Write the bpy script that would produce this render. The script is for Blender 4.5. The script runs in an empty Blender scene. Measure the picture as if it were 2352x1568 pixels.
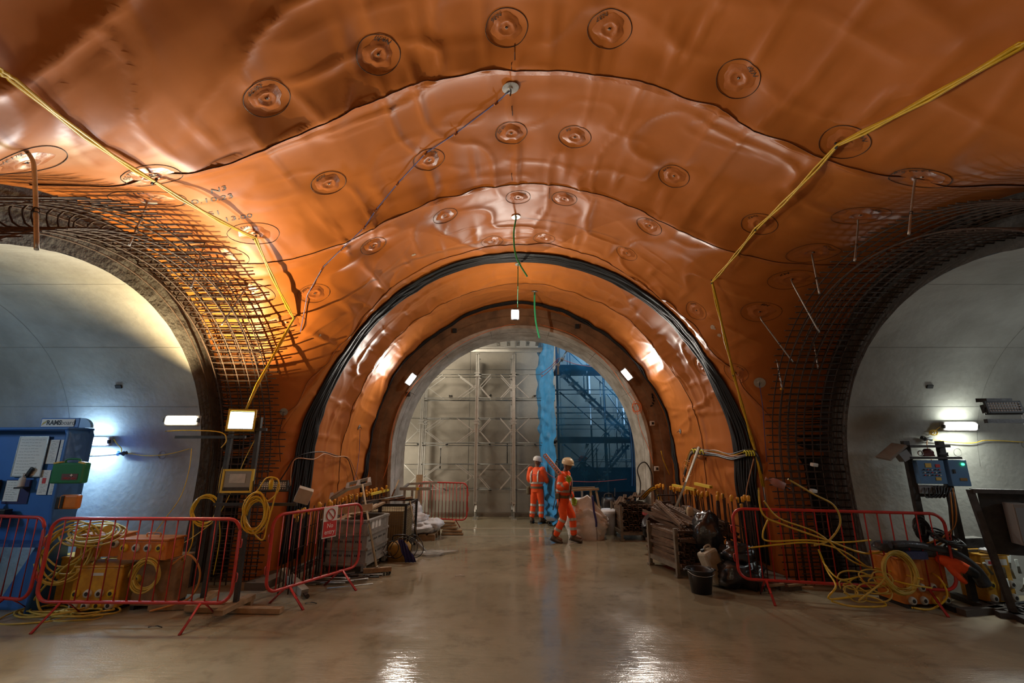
import bpy, bmesh, math, random
import numpy as np
from mathutils import Vector, Matrix, Euler, Quaternion
from mathutils.bvhtree import BVHTree
random.seed(11)
R_ = math.radians
C = bpy.context.scene.collection
SC = bpy.context.scene

# ---------------------------------------------------------------- camera, light, exposure
PITCH = R_(13.7); FPX = 1045.0; CAM = Vector((0, 0, 1.85))
cd = bpy.data.cameras.new('camera'); cam = bpy.data.objects.new('camera', cd); C.objects.link(cam)
cam.location = CAM; cam.rotation_euler = (math.pi / 2 + PITCH, 0, 0)
cd.sensor_width = 36; cd.lens = FPX / 2352 * 36; cd.clip_start = 0.05; cd.clip_end = 100
SC.camera = cam
SC.view_settings.view_transform = 'Standard'; SC.view_settings.look = 'None'
SC.view_settings.exposure = 0.0; SC.view_settings.gamma = 1.0; SC.view_settings.use_curve_mapping = False
w = bpy.data.worlds.new('world'); SC.world = w; w.use_nodes = True
w.node_tree.nodes['Background'].inputs[0].default_value = (0.55, 0.6, 0.7, 1)
w.node_tree.nodes['Background'].inputs[1].default_value = 0.02

def aim(o, target):
    o.rotation_euler = (Vector(target) - o.location).to_track_quat('-Z', 'Y').to_euler()
def area(name, loc, target, size, power, col=(1, 1, 1), size_y=None, spread=180):
    l = bpy.data.lights.new(name, 'AREA'); l.energy = power; l.color = col; l.size = size
    if size_y: l.shape = 'RECTANGLE'; l.size_y = size_y
    l.spread = R_(spread)
    o = bpy.data.objects.new(name, l); C.objects.link(o); o.location = loc; aim(o, target); return o
def point(name, loc, power, col=(1, 1, 1), r=0.1):
    l = bpy.data.lights.new(name, 'POINT'); l.energy = power; l.color = col; l.shadow_soft_size = r
    o = bpy.data.objects.new(name, l); C.objects.link(o); o.location = loc; return o
def spot(name, loc, target, power, col=(1, 1, 1), ang=120, blend=.5, r=.08):
    l = bpy.data.lights.new(name, 'SPOT'); l.energy = power; l.color = col; l.shadow_soft_size = r
    l.spot_size = R_(ang); l.spot_blend = blend
    o = bpy.data.objects.new(name, l); C.objects.link(o); o.location = loc; aim(o, target); return o
WARM = (1.0, .80, .52); NEUT = (1.0, .90, .76); COOL = (.62, .82, 1.0)
# lamps of the works standing behind the photographer, throwing their light up the vault
area('light_behind_left', (-1.6, -2.6, 1.9), (-.6, 3.0, 5.0), .7, 20, (1, .78, .48))
area('light_behind_right', (2.2, -2.8, 2.0), (1.2, 4.0, 4.6), .7, 7, (1, .82, .60))
# chamber beyond the portal
area('light_chamber_left', (-2.3, 12.7, 5.6), (-.3, 13.2, .6), 1.0, 120, (1, .88, .70))
area('light_chamber_fill', (-4.2, 12.9, 1.6), (0, 14.2, 1.0), .6, 70, (1, .90, .74))  # added fill out of view, brightens the lower far wall and floor
area('light_chamber_right', (3.4, 12.9, 6.0), (2.2, 13.2, 1.4), 1.0, 230, (.86, .93, 1.0))
# side passages
area('light_passage_left', (-8.6, 3.4, 2.8), (-6.0, 6.6, 1.5), .5, 34, (.55, .78, 1.0))
area('light_passage_right', (9.0, 3.4, 2.9), (6.5, 6.5, 1.8), .6, 30, (.85, .93, 1.0))

# ---------------------------------------------------------------- pixel <-> world
CO, SI = math.cos(PITCH), math.sin(PITCH)
def ray(u, v):
    x = (u - 1176) / FPX; y = (784 - v) / FPX
    return Vector((x, CO - y * SI, SI + y * CO))
def atY(u, v, Y): d = ray(u, v); return CAM + d * (Y / d.y)
def atX(u, v, X): d = ray(u, v); return CAM + d * (X / d.x)
def atZ(u, v, Z=0.0): d = ray(u, v); return CAM + d * ((Z - CAM.z) / d.z)

# ---------------------------------------------------------------- mesh builder
def setp(o, **k):
    for a, b in k.items():
        if b: o[a] = b
    return o
def basis(d, up=Vector((0, 0, 1))):
    d = d.normalized()
    if abs(d.dot(up)) > .98: up = Vector((0, 1, 0)) if abs(d.y) < .9 else Vector((1, 0, 0))
    x = d.cross(up).normalized(); y = x.cross(d).normalized()
    return x, y
class MB:
    def __init__(s): s.v = []; s.f = []; s.m = []; s.sm = []
    def add(s, vs, fs, mi=0, smooth=False):
        b = len(s.v); s.v += [tuple(p) for p in vs]
        for f in fs: s.f.append(tuple(b + i for i in f)); s.m.append(mi); s.sm.append(smooth)
        return s
    def box(s, c, d, rot=None, mi=0, bev=0):
        hx, hy, hz = d[0] / 2, d[1] / 2, d[2] / 2
        M = Matrix.Identity(3)
        if rot is not None: M = rot if isinstance(rot, Matrix) else Euler(rot).to_matrix()
        c = Vector(c)
        if bev <= 0:
            vs = [c + M @ Vector((x * hx, y * hy, z * hz)) for x in (-1, 1) for y in (-1, 1) for z in (-1, 1)]
            return s.add(vs, [(0, 1, 3, 2), (4, 6, 7, 5), (0, 4, 5, 1), (2, 3, 7, 6), (0, 2, 6, 4), (1, 5, 7, 3)], mi)
        bm = bmesh.new(); bmesh.ops.create_cube(bm, size=1)
        for q in bm.verts: q.co = Vector((q.co.x * d[0], q.co.y * d[1], q.co.z * d[2]))
        bmesh.ops.bevel(bm, geom=bm.edges[:], offset=bev, segments=2, affect='EDGES', profile=.5)
        bm.verts.index_update()
        s.add([c + M @ q.co for q in bm.verts], [[q.index for q in f.verts] for f in bm.faces], mi, False)
        bm.free(); return s
    def bar(s, a, b, wd, ht, mi=0, up=Vector((0, 0, 1))):
        a = Vector(a); b = Vector(b); x, y = basis(b - a, up)
        vs = [p + x * (i * wd / 2) + y * (j * ht / 2) for p in (a, b) for i, j in ((-1, -1), (1, -1), (1, 1), (-1, 1))]
        return s.add(vs, [(0, 1, 2, 3), (7, 6, 5, 4), (0, 4, 5, 1), (1, 5, 6, 2), (2, 6, 7, 3), (3, 7, 4, 0)], mi)
    def tube(s, pts, r, n=8, mi=0, cap=True, closed=False, smooth=True):
        pts = [Vector(p) for p in pts]; N = len(pts)
        rs = r if isinstance(r, (list, tuple)) else [r] * N
        vs = []; px = None
        for i, p in enumerate(pts):
            if closed: d = pts[(i + 1) % N] - pts[i - 1]
            else: d = pts[min(i + 1, N - 1)] - pts[max(i - 1, 0)]
            if d.length < 1e-9: d = Vector((0, 0, 1))
            d.normalize()
            if px is None: x, y = basis(d)
            else:
                x = px - d * px.dot(d)
                x = x.normalized() if x.length > 1e-6 else basis(d)[0]
                y = d.cross(x)
            px = x
            for k in range(n):
                a = 2 * math.pi * k / n
                vs.append(p + (x * math.cos(a) + y * math.sin(a)) * rs[i])
        fs = []
        for i in range(N if closed else N - 1):
            j = (i + 1) % N
            for k in range(n):
                k2 = (k + 1) % n
                fs.append((i * n + k, i * n + k2, j * n + k2, j * n + k))
        s.add(vs, fs, mi, smooth)
        if cap and not closed:
            b = len(s.v) - len(vs)
            s.f.append(tuple(b + k for k in reversed(range(n)))); s.m.append(mi); s.sm.append(False)
            s.f.append(tuple(b + (N - 1) * n + k for k in range(n))); s.m.append(mi); s.sm.append(False)
        return s
    def cyl(s, a, b, r, n=12, mi=0, r2=None): return s.tube([a, b], [r, r if r2 is None else r2], n, mi)
    def loft(s, secs, n=16, mi=0, smooth=True, cap=True):
        # secs: (centre, xvec, yvec) with vectors of half-axis length; optional squareness
        vs = []
        for sec in secs:
            c, x, y = Vector(sec[0]), Vector(sec[1]), Vector(sec[2]); q = sec[3] if len(sec) > 3 else 1
            for k in range(n):
                a = 2 * math.pi * k / n; ca, sa = math.cos(a), math.sin(a)
                ca = math.copysign(abs(ca) ** q, ca); sa = math.copysign(abs(sa) ** q, sa)
                vs.append(c + x * ca + y * sa)
        N = len(secs); fs = []
        for i in range(N - 1):
            for k in range(n):
                k2 = (k + 1) % n; fs.append((i * n + k, i * n + k2, (i + 1) * n + k2, (i + 1) * n + k))
        b = len(s.v); s.add(vs, fs, mi, smooth)
        if cap:
            s.f.append(tuple(b + k for k in reversed(range(n)))); s.m.append(mi); s.sm.append(False)
            s.f.append(tuple(b + (N - 1) * n + k for k in range(n))); s.m.append(mi); s.sm.append(False)
        return s
    def lathe(s, prof, c=(0, 0, 0), n=20, mi=0, M=None, smooth=True):
        c = Vector(c); vs = []
        for r, z in prof:
            for k in range(n):
                a = 2 * math.pi * k / n; p = Vector((r * math.cos(a), r * math.sin(a), z))
                vs.append(c + (M @ p if M else p))
        fs = []
        for i in range(len(prof) - 1):
            for k in range(n):
                k2 = (k + 1) % n; fs.append((i * n + k, i * n + k2, (i + 1) * n + k2, (i + 1) * n + k))
        return s.add(vs, fs, mi, smooth)
    def ball(s, c, r, n=10, mi=0, sc=(1, 1, 1), M=None):
        prof = [(max(1e-4, math.cos(a)), math.sin(a)) for a in [math.pi * (i / n - .5) for i in range(n + 1)]]
        b = len(s.v); s.lathe(prof, (0, 0, 0), n + 4, mi)
        for i in range(b, len(s.v)):
            p = Vector(s.v[i]); p = Vector((p.x * sc[0] * r, p.y * sc[1] * r, p.z * sc[2] * r))
            if M: p = M @ p
            s.v[i] = tuple(Vector(c) + p)
        return s
    def mesh(s, name, mats):
        me = bpy.data.meshes.new(name); me.from_pydata(s.v, [], s.f)
        for m in (mats if isinstance(mats, (list, tuple)) else [mats]): me.materials.append(m)
        me.polygons.foreach_set('material_index', s.m); me.polygons.foreach_set('use_smooth', s.sm)
        me.update(); return me
    def build(s, name, mats, parent=None, M=None, **props):
        me = s.mesh(name, mats)
        return link(name, me, parent, M, **props)
def link(name, me, parent=None, M=None, **props):
    o = bpy.data.objects.new(name, me); C.objects.link(o)
    if parent: o.parent = parent
    if M is not None: o.matrix_basis = M
    return setp(o, **props)
def thing(name, label, cat, loc=(0, 0, 0), rz=0, group=None):
    o = bpy.data.objects.new(name, None); C.objects.link(o); o.location = loc; o.rotation_euler = (0, 0, rz)
    o.empty_display_size = .1
    return setp(o, label=label, category=cat, group=group)
def dup(root, loc=None, rot=None, label=None, group=None, scale=None):
    kids = {}
    for ch in list(root.children): kids[ch] = list(ch.children)
    r = root.copy(); C.objects.link(r)
    if loc is not None: r.location = loc
    if rot is not None: r.rotation_euler = rot
    if scale is not None: r.scale = scale
    if label: r['label'] = label
    if group: r['group'] = group
    for ch, gs in kids.items():
        c = ch.copy(); C.objects.link(c); c.parent = r
        for g in gs:
            d = g.copy(); C.objects.link(d); d.parent = c
    return r
def bake(o):
    dg = bpy.context.evaluated_depsgraph_get(); dg.update()
    me = bpy.data.meshes.new_from_object(o.evaluated_get(dg)); return me
def text_mesh(s, size=1.0, ext=0.0, align='CENTER', shear=0.0, bold=0.0):
    cu = bpy.data.curves.new('t', 'FONT'); cu.body = s; cu.size = size; cu.extrude = ext
    cu.align_x = align; cu.align_y = 'CENTER'; cu.shear = shear; cu.offset = bold; cu.resolution_u = 3
    o = bpy.data.objects.new('t', cu); C.objects.link(o)
    me = bake(o); bpy.data.objects.remove(o); bpy.data.curves.remove(cu); return me
def text(name, s, M, mat, parent, size, ext=.0006, **k):
    me = text_mesh(s, size, ext, **k); me.materials.clear(); me.materials.append(mat)
    return link(name, me, parent, M)
def wpts(pts, n=8, closed=False):
    # Catmull-Rom through the points
    P = [Vector(p) for p in pts]; out = []; N = len(P)
    for i in range(N if closed else N - 1):
        if closed: a, b, c, d = P[i - 1], P[i], P[(i + 1) % N], P[(i + 2) % N]
        else: a, b, c, d = P[max(i - 1, 0)], P[i], P[i + 1], P[min(i + 2, N - 1)]
        for k in range(n):
            t = k / n; t2 = t * t; t3 = t2 * t
            out.append(.5 * ((2 * b) + (c - a) * t + (2 * a - 5 * b + 4 * c - d) * t2 + (3 * b - a - 3 * c + d) * t3))
    if not closed: out.append(P[-1])
    return out

# ---------------------------------------------------------------- materials
MATS = {}
def mat(name, col, rough=.6, metal=0.0, var=0.0, vscale=6.0, bump=0.0, bscale=30.0, col2=None, emit=None, es=0, spec=.5,
        rvar=0.0, alpha=1.0, trans=0.0, stretch=None, coat=0.0, mask=(.35, .7)):
    if name in MATS: return MATS[name]
    m = bpy.data.materials.new(name); m.use_nodes = True; nt = m.node_tree; N = nt.nodes; L = nt.links
    b = N['Principled BSDF']; MATS[name] = m
    b.inputs['Base Color'].default_value = (*col, 1); b.inputs['Roughness'].default_value = rough
    b.inputs['Metallic'].default_value = metal; b.inputs['Specular IOR Level'].default_value = spec
    b.inputs['Alpha'].default_value = alpha; b.inputs['Transmission Weight'].default_value = trans
    b.inputs['Coat Weight'].default_value = coat
    if emit: b.inputs['Emission Color'].default_value = (*emit, 1); b.inputs['Emission Strength'].default_value = es
    if var or bump or col2 or rvar:
        tc = N.new('ShaderNodeTexCoord'); mp = N.new('ShaderNodeMapping'); L.new(tc.outputs['Object'], mp.inputs[0])
        if stretch: mp.inputs['Scale'].default_value = stretch
    if var or col2 or rvar:
        nz = N.new('ShaderNodeTexNoise'); nz.inputs['Scale'].default_value = vscale; nz.inputs['Detail'].default_value = 6
        nz.inputs['Roughness'].default_value = .62
        L.new(mp.outputs[0], nz.inputs['Vector'])
        mr = N.new('ShaderNodeMapRange'); mr.inputs[1].default_value = mask[0]; mr.inputs[2].default_value = mask[1]
        L.new(nz.outputs['Fac'], mr.inputs[0])
        mx = N.new('ShaderNodeMix'); mx.data_type = 'RGBA'; L.new(mr.outputs[0], mx.inputs[0])
        c2 = col2 if col2 else tuple(c * (1 - var) for c in col)
        mx.inputs[6].default_value = (*c2, 1); mx.inputs[7].default_value = (*col, 1)
        L.new(mx.outputs[2], b.inputs['Base Color'])
        if rvar:
            r2 = N.new('ShaderNodeMapRange'); L.new(nz.outputs['Fac'], r2.inputs[0]); r2.inputs[1].default_value = .3; r2.inputs[2].default_value = .7
            r2.inputs[3].default_value = rough - rvar; r2.inputs[4].default_value = rough + rvar; L.new(r2.outputs[0], b.inputs['Roughness'])
    if bump:
        n2 = N.new('ShaderNodeTexNoise'); n2.inputs['Scale'].default_value = bscale; n2.inputs['Detail'].default_value = 5
        L.new(mp.outputs[0], n2.inputs['Vector'])
        bp = N.new('ShaderNodeBump'); bp.inputs['Strength'].default_value = bump; bp.inputs['Distance'].default_value = .02
        L.new(n2.outputs['Fac'], bp.inputs['Height']); L.new(bp.outputs[0], b.inputs['Normal'])
    return m
M_memb = mat('orange_membrane', (.47, .148, .029), .40, var=.14, vscale=1.6, bump=.10, bscale=2.4, rvar=.05, spec=.22)
M_weld = mat('orange_weld', (.47, .148, .036), .36, var=.2, vscale=8, bump=.2, bscale=20, spec=.35)
M_conc = mat('tunnel_concrete', (.33, .33, .30), .85, var=.28, vscale=1.5, bump=.35, bscale=14, col2=(.22, .215, .19))
M_conc_rough = mat('rough_concrete', (.095, .092, .085), .95, var=.4, vscale=5, bump=1.0, bscale=18)
M_conc_stain = mat('stained_concrete', (.36, .20, .10), .8, var=.4, vscale=1.6, bump=.4, bscale=9, col2=(.13, .075, .04))
M_conc_ring = mat('ring_concrete', (.56, .53, .47), .85, var=.3, vscale=3, bump=.35, bscale=16, col2=(.30, .27, .22))
M_conc_far = mat('formed_concrete', (.28, .255, .21), .9, var=.22, vscale=1.1, bump=.2, bscale=16, col2=(.20, .18, .148))
M_dark = mat('void_black', (.02, .02, .02), .9)
M_rust = mat('rusty_rebar', (.075, .045, .030), .7, .35, var=.5, vscale=20, bump=.3, bscale=120)
M_black = mat('black_rubber', (.014, .014, .015), .42, var=.3, vscale=30)
M_red = mat('red_paint', (.58, .022, .018), .38, var=.25, vscale=14, bump=.1, bscale=60, col2=(.38, .04, .03), spec=.5)
M_galv = mat('galvanised_steel', (.50, .49, .46), .42, .75, var=.3, vscale=14, bump=.1, bscale=60)
M_yel = mat('yellow_cable', (.72, .46, .02), .4, var=.25, vscale=15)
M_yelbox = mat('yellow_steel', (.68, .36, .02), .45, var=.35, vscale=7, bump=.1, col2=(.42, .20, .02))
M_orgbox = mat('orange_steel', (.62, .20, .02), .45, var=.3, vscale=7, col2=(.40, .12, .015))
M_wood = mat('dirty_timber', (.34, .22, .11), .8, var=.45, vscale=6, bump=.4, bscale=18, stretch=(1, 1, 1))
M_wood_pale = mat('pale_timber', (.56, .42, .25), .75, var=.3, vscale=5, bump=.3, bscale=14)
M_white = mat('white_plastic', (.62, .61, .57), .5, var=.12, vscale=9)
M_cap = mat('yellow_cap', (.75, .36, .02), .5, var=.2, vscale=30)
M_steel_dark = mat('dark_steel', (.055, .05, .046), .5, .5, var=.4, vscale=10, bump=.15)
M_ink_shade = mat('pen_ink_and_shade', (.015, .012, .012), .6)  # ink of the markings, also the drawn shadow line along the weld flaps
# ---------------------------------------------------------------- the shell
X0 = .2; RM = 3.6; ZM = 1.85; YS = 4.6; RS = 2.80; ZS = 1.58; YEND = 11.2
RINGS = [-.2, 1.72, 3.58, 5.5, 7.36, 9.2, 10.75]
def hash3(ix, iy, iz, seed):
    h = (ix * 374761393 + iy * 668265263 + iz * 2147483647 + seed * 1274126177) & 0xffffffff
    h = ((h ^ (h >> 13)) * 1274126177) & 0xffffffff
    h = h ^ (h >> 16)
    return (h & 0xffff) / 65535.0
def vnoise(x, y, z, seed=0):
    x = np.asarray(x, float); y = np.asarray(y, float); z = np.asarray(z, float)
    x, y, z = np.broadcast_arrays(x, y, z)
    ix, iy, iz = np.floor(x).astype(np.int64), np.floor(y).astype(np.int64), np.floor(z).astype(np.int64)
    fx, fy, fz = x - ix, y - iy, z - iz
    sx, sy, sz = [f * f * f * (f * (f * 6 - 15) + 10) for f in (fx, fy, fz)]
    r = 0
    for a in (0, 1):
        for b in (0, 1):
            for c in (0, 1):
                wgt = (sx if a else 1 - sx) * (sy if b else 1 - sy) * (sz if c else 1 - sz)
                r = r + wgt * hash3(ix + a, iy + b, iz + c, seed)
    return r * 2 - 1
def sdf(X, Y, Z):
    dx = np.abs(X - X0)
    dm = np.where(Z > ZM, np.hypot(dx, Z - ZM), dx) - RM
    dy = np.abs(Y - YS)
    ds = np.where(Z > ZS, np.hypot(dy, Z - ZS), dy) - RS
    k = 1.1
    h = np.clip(.5 + .5 * (ds - dm) / k, 0, 1)
    return ds * (1 - h) + dm * h - k * h * (1 - h) * .8
def fix_uv():
    return [(1163, 62), (1400, 65), (868, 124), (612, 225), (1697, 178), (1943, 322), (1174, 305), (1320, 314), (985, 367), (755, 421),
            (1548, 403), (1190, 453), (1296, 456), (1022, 494), (1492, 517), (857, 563), (1745, 512), (345, 400), (60, 372), (345, 455),
            (585, 535), (490, 580), (555, 665), (2118, 405), (1975, 493), (1868, 578), (1819, 640), (1745, 715), (722, 673), (1440, 580),
            (1600, 712), (1690, 855), (1250, 545), (1130, 552), (1610, 840), (660, 740)]
def smooth_hit(u, v):
    d = ray(u, v); t = .5
    for _ in range(200):
        p = CAM + d * t; s = float(sdf(np.array(p.x), np.array(p.y), np.array(p.z)))
        if s > -.002: break
        t += max(-s * .6, .002) / d.length
    return CAM + d * t
PINS = [(smooth_hit(u, v)) for u, v in fix_uv()]
def displacement(X, Y, Z):
    # inward sag of the hung sheet (metres); pinned at the fixings and at the welds
    phi = np.arctan2(X - X0, Z - ZM + 1e-6); s = phi * 3.4
    yw = Y + .16 * vnoise(s * .7, Y * .5, 0 * Y, 3)
    d = .022 * vnoise(s * .55, Y * .8, 0 * Y, 1)
    # ridged creases
    n1 = vnoise(s * .8 + .6 * vnoise(s, Y, 0 * Y, 9), yw * 1.7, 0 * Y, 5)
    d += .030 * (1 - np.abs(n1)) ** 7
    n2 = vnoise(s * 2.6 + .5 * vnoise(s, Y, 0 * Y, 19), yw * .75, 0 * Y, 6)
    d += .018 * (1 - np.abs(n2)) ** 7
    n3 = vnoise(s * 1.7 + yw, yw * 2.9, 0 * Y, 12)
    d += .010 * (1 - np.abs(n3)) ** 8
    # the sheet hangs from rows of pins: a sharp crest before every weld, the lap just behind it
    for i, yk in enumerate(RINGS):
        sc = s / .58 + i * .37 + .25 * vnoise(s * .8, 0 * s, 0 * s, 50 + i)
        scal = np.abs(sc - np.round(sc)) * 2
        yr = yk + .03 * vnoise(s * 1.1, 0 * s, 0 * s, 20 + i)
        a = Y - yr + .46 - .10 * (1 - scal) ** 1.5
        A = .105 * (.75 + .45 * vnoise(s * .9, 0 * s, 0 * s, 30 + i))
        q = Y - yr; a1 = np.maximum(a, 0); w_ = .46 + .10 * (1 - scal) ** 1.5
        rise = np.clip(a1 / w_, 0, 1) ** 1.15
        d += A * np.where(q < 0, rise, np.exp(-np.maximum(q, 0) / .17))
        d += .030 * np.exp(-np.maximum(-a, 0) / .5) * np.where(a < 0, 1, np.clip(1 - a1 / .1, 0, 1)) * (.5 - .5 * (1 - scal))
        # short pleats fanning from the pins
        d += .026 * np.maximum(0, 1 - scal * 4) * np.exp(-np.abs(a) / .30)
    # long pleats in the crown over the photographer
    f = np.clip((3.4 - Y) / 1.0, 0, 1) * np.clip((.5 - phi) / .6, 0, 1)
    d += .07 * f * (1 - np.abs(vnoise(s * 1.5 + .25 * Y, Y * .22, 0 * Y, 61))) ** 4
    for p in PINS:
        r2 = (X - p.x) ** 2 + (Y - p.y) ** 2 + (Z - p.z) ** 2
        g = np.exp(-r2 / .045)
        d = d * (1 - .85 * g) - .03 * g + .02 * np.exp(-r2 / .006)
    dx = np.abs(X - X0)
    fl = np.clip(Z / 1.2, .15, 1)
    return d * fl * np.clip((5.4 - dx) / .9, .2, 1)
ys = np.concatenate([np.arange(-4.2, 1.5, .12), np.arange(1.5, 6.4, .04), np.arange(6.4, 7.8, .022), np.arange(7.8, YEND + .02, .04)])
PM = R_(117.5); ph = np.linspace(-PM, PM, 420)
YY, PH = np.meshgrid(ys, ph, indexing='ij')
DX, DZ = np.sin(PH), np.cos(PH)
T = np.full(YY.shape, 1.0)
for _ in range(70):
    s = sdf(X0 + DX * T, YY, ZM + DZ * T); T = np.minimum(T - s * .75, 9.0)
XX, ZZ = X0 + DX * T, ZM + DZ * T
D = displacement(XX, YY, ZZ)
XX, ZZ = XX - DX * D, ZZ - DZ * D
nv, nu = YY.shape
keep = (np.abs(XX - X0) < 5.15) & (ZZ > -.12)
idx = np.arange(nv * nu).reshape(nv, nu)
kq = keep[:-1, :-1] & keep[1:, :-1] & keep[:-1, 1:] & keep[1:, 1:]
quads = np.stack([idx[:-1, :-1][kq], idx[1:, :-1][kq], idx[1:, 1:][kq], idx[:-1, 1:][kq]], -1)
co = np.stack([XX, YY, ZZ], -1).reshape(-1, 3)
used = np.unique(quads); remap = -np.ones(nv * nu, int); remap[used] = np.arange(len(used))
co = co[used]; quads = remap[quads]
me = bpy.data.meshes.new('ceiling'); me.from_pydata(co.tolist(), [], quads.tolist()); me.materials.append(M_memb)
me.polygons.foreach_set('use_smooth', [True] * len(me.polygons)); me.update()
ceiling = link('ceiling', me, kind='structure', label='glossy orange waterproofing membrane draped over the vaulted tunnel roof and walls')
BV = BVHTree.FromPolygons(co.tolist(), quads.tolist())
def hit(u, v, off=0.0):
    d = ray(u, v).normalized(); p, n, i, t = BV.ray_cast(CAM, d)
    if p is None: return smooth_hit(u, v), -d
    if n.dot(d) > 0: n = -n
    return p + n * off, n
def onto(p, off=0.01, org=None):
    # project a point radially onto the membrane, as seen from the vault's axis
    o = org or Vector((X0, p.y, ZM)); d = (Vector(p) - o).normalized(); q, n, i, t = BV.ray_cast(o, d)
    if q is None: return Vector(p)
    if n.dot(d) > 0: n = -n
    return q + n * off
def ringpt(phi, y, off=.01):
    o = Vector((X0, y, ZM)); d = Vector((math.sin(phi), 0, math.cos(phi))); q, n, i, t = BV.ray_cast(o, d)
    if q is None: return None
    if n.dot(d) > 0: n = -n
    return q + n * off
# weld seams
for i, yk in enumerate(RINGS[1:]):
    mb = MB(); mt = MB(); a = []; b = []; c = []
    for k in range(0, 401):
        p_ = -R_(112) + R_(224) * k / 400
        y = yk + .02 * math.sin(p_ * 9 + i) + .012 * math.sin(p_ * 31 + 2 * i)
        q1, q2 = ringpt(p_, y, .009), ringpt(p_, y + .075, .004)
        if q1 is None or q2 is None or abs(q1.x - X0) > 4.5 or q1.z < .2 or (q1 - q2).length > .35:
            if len(a) > 3:
                n = len(a); mb.add(a + b, [(j, j + 1, n + j + 1, n + j) for j in range(n - 1)], 0, True); mt.tube(c, .0022, 5)
            a, b, c = [], [], []; continue
        a.append(q1); b.append(q2); c.append(q1)
    if len(a) > 3:
        n = len(a); mb.add(a + b, [(j, j + 1, n + j + 1, n + j) for j in range(n - 1)], 0, True); mt.tube(c, .0022, 5)
    if mb.v:
        o = mb.build('weld_seam', M_weld, ceiling); mt.build('seam_shadow', M_ink_shade, o)  # dark tube drawn as the shadow line of the gap under the flap

# floor
def floor_mat():
    m = bpy.data.materials.new('wet_screed'); m.use_nodes = True; nt = m.node_tree; N = nt.nodes; L = nt.links; b = N['Principled BSDF']
    tc = N.new('ShaderNodeTexCoord')
    def noise(scale, detail=6, st=(1, 1, 1), rough=.6):
        mp = N.new('ShaderNodeMapping'); mp.inputs['Scale'].default_value = st; L.new(tc.outputs['Object'], mp.inputs[0])
        n = N.new('ShaderNodeTexNoise'); n.inputs['Scale'].default_value = scale; n.inputs['Detail'].default_value = detail
        n.inputs['Roughness'].default_value = rough; L.new(mp.outputs[0], n.inputs['Vector']); return n.outputs['Fac']
    def mr(x, a, b_, c, d):
        r = N.new('ShaderNodeMapRange'); r.inputs[1].default_value = a; r.inputs[2].default_value = b_; r.inputs[3].default_value = c; r.inputs[4].default_value = d
        L.new(x, r.inputs[0]); return r.outputs[0]
    def math_(op, x, y):
        k = N.new('ShaderNodeMath'); k.operation = op
        for i, q in enumerate((x, y)):
            if isinstance(q, (int, float)): k.inputs[i].default_value = q
            else: L.new(q, k.inputs[i])
        return k.outputs[0]
    big = noise(.55, 7, (1, 1, 1)); mid = noise(2.6, 8, (1, 1, 1), .7); fine = noise(26, 4)
    sep = N.new('ShaderNodeSeparateXYZ'); L.new(tc.outputs['Object'], sep.inputs[0])
    side = mr(math_('ABSOLUTE', math_('SUBTRACT', sep.outputs[0], .3), 0), 2.2, 4.2, 0, 1)
    near = mr(sep.outputs[1], 4.6, 6.2, 1, 0)
    dry = math_('MULTIPLY', side, 1.0)
    wet = math_('SUBTRACT', mr(math_('ADD', math_('MULTIPLY', big, .75), math_('MULTIPLY', mid, .25)), .36, .58, .15, 1), math_('MULTIPLY', dry, .55))
    wet = mr(wet, 0, 1, 0, 1)
    mx = N.new('ShaderNodeMix'); mx.data_type = 'RGBA'; mx.inputs[6].default_value = (.31, .262, .172, 1); mx.inputs[7].default_value = (.225, .190, .124, 1); L.new(wet, mx.inputs[0])
    m2 = N.new('ShaderNodeMix'); m2.data_type = 'RGBA'; m2.inputs[7].default_value = (.15, .125, .08, 1); L.new(mx.outputs[2], m2.inputs[6])
    L.new(mr(mid, .52, .72, 0, .75), m2.inputs[0]); L.new(m2.outputs[2], b.inputs['Base Color'])
    rg = math_('ADD', mr(wet, 0, 1, .28, .03), math_('MULTIPLY', fine, .05))
    rg = math_('ADD', rg, math_('MULTIPLY', dry, .10)); L.new(rg, b.inputs['Roughness'])
    rip = noise(5.0, 3, (1.0, 3.2, 1)); grit = noise(60, 3)
    h = math_('ADD', math_('MULTIPLY', rip, .35), math_('MULTIPLY', math_('MULTIPLY', grit, mr(wet, 0, 1, .35, .02)), 1.0))
    h = math_('ADD', h, math_('MULTIPLY', noise(9, 3, (.45, 2.2, 1), .6), math_('ADD', math_('MULTIPLY', near, .5), .08)))
    bp = N.new('ShaderNodeBump'); bp.inputs['Distance'].default_value = .012; L.new(math_('ADD', mr(wet, 0, 1, .40, .12), math_('MULTIPLY', near, .24)), bp.inputs['Strength'])
    L.new(h, bp.inputs['Height']); L.new(bp.outputs[0], b.inputs['Normal'])
    b.inputs['Specular IOR Level'].default_value = .7
    return m
mb = MB(); n = 40
mb.add([(x, y, 0) for y in np.linspace(-5, 16, n) for x in np.linspace(-16, 16, n)],
       [(j * n + i, j * n + i + 1, (j + 1) * n + i + 1, (j + 1) * n + i) for j in range(n - 1) for i in range(n - 1)])
mb.build('floor', floor_mat(), kind='structure', label='wet brown concrete tunnel floor with puddles')

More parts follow.
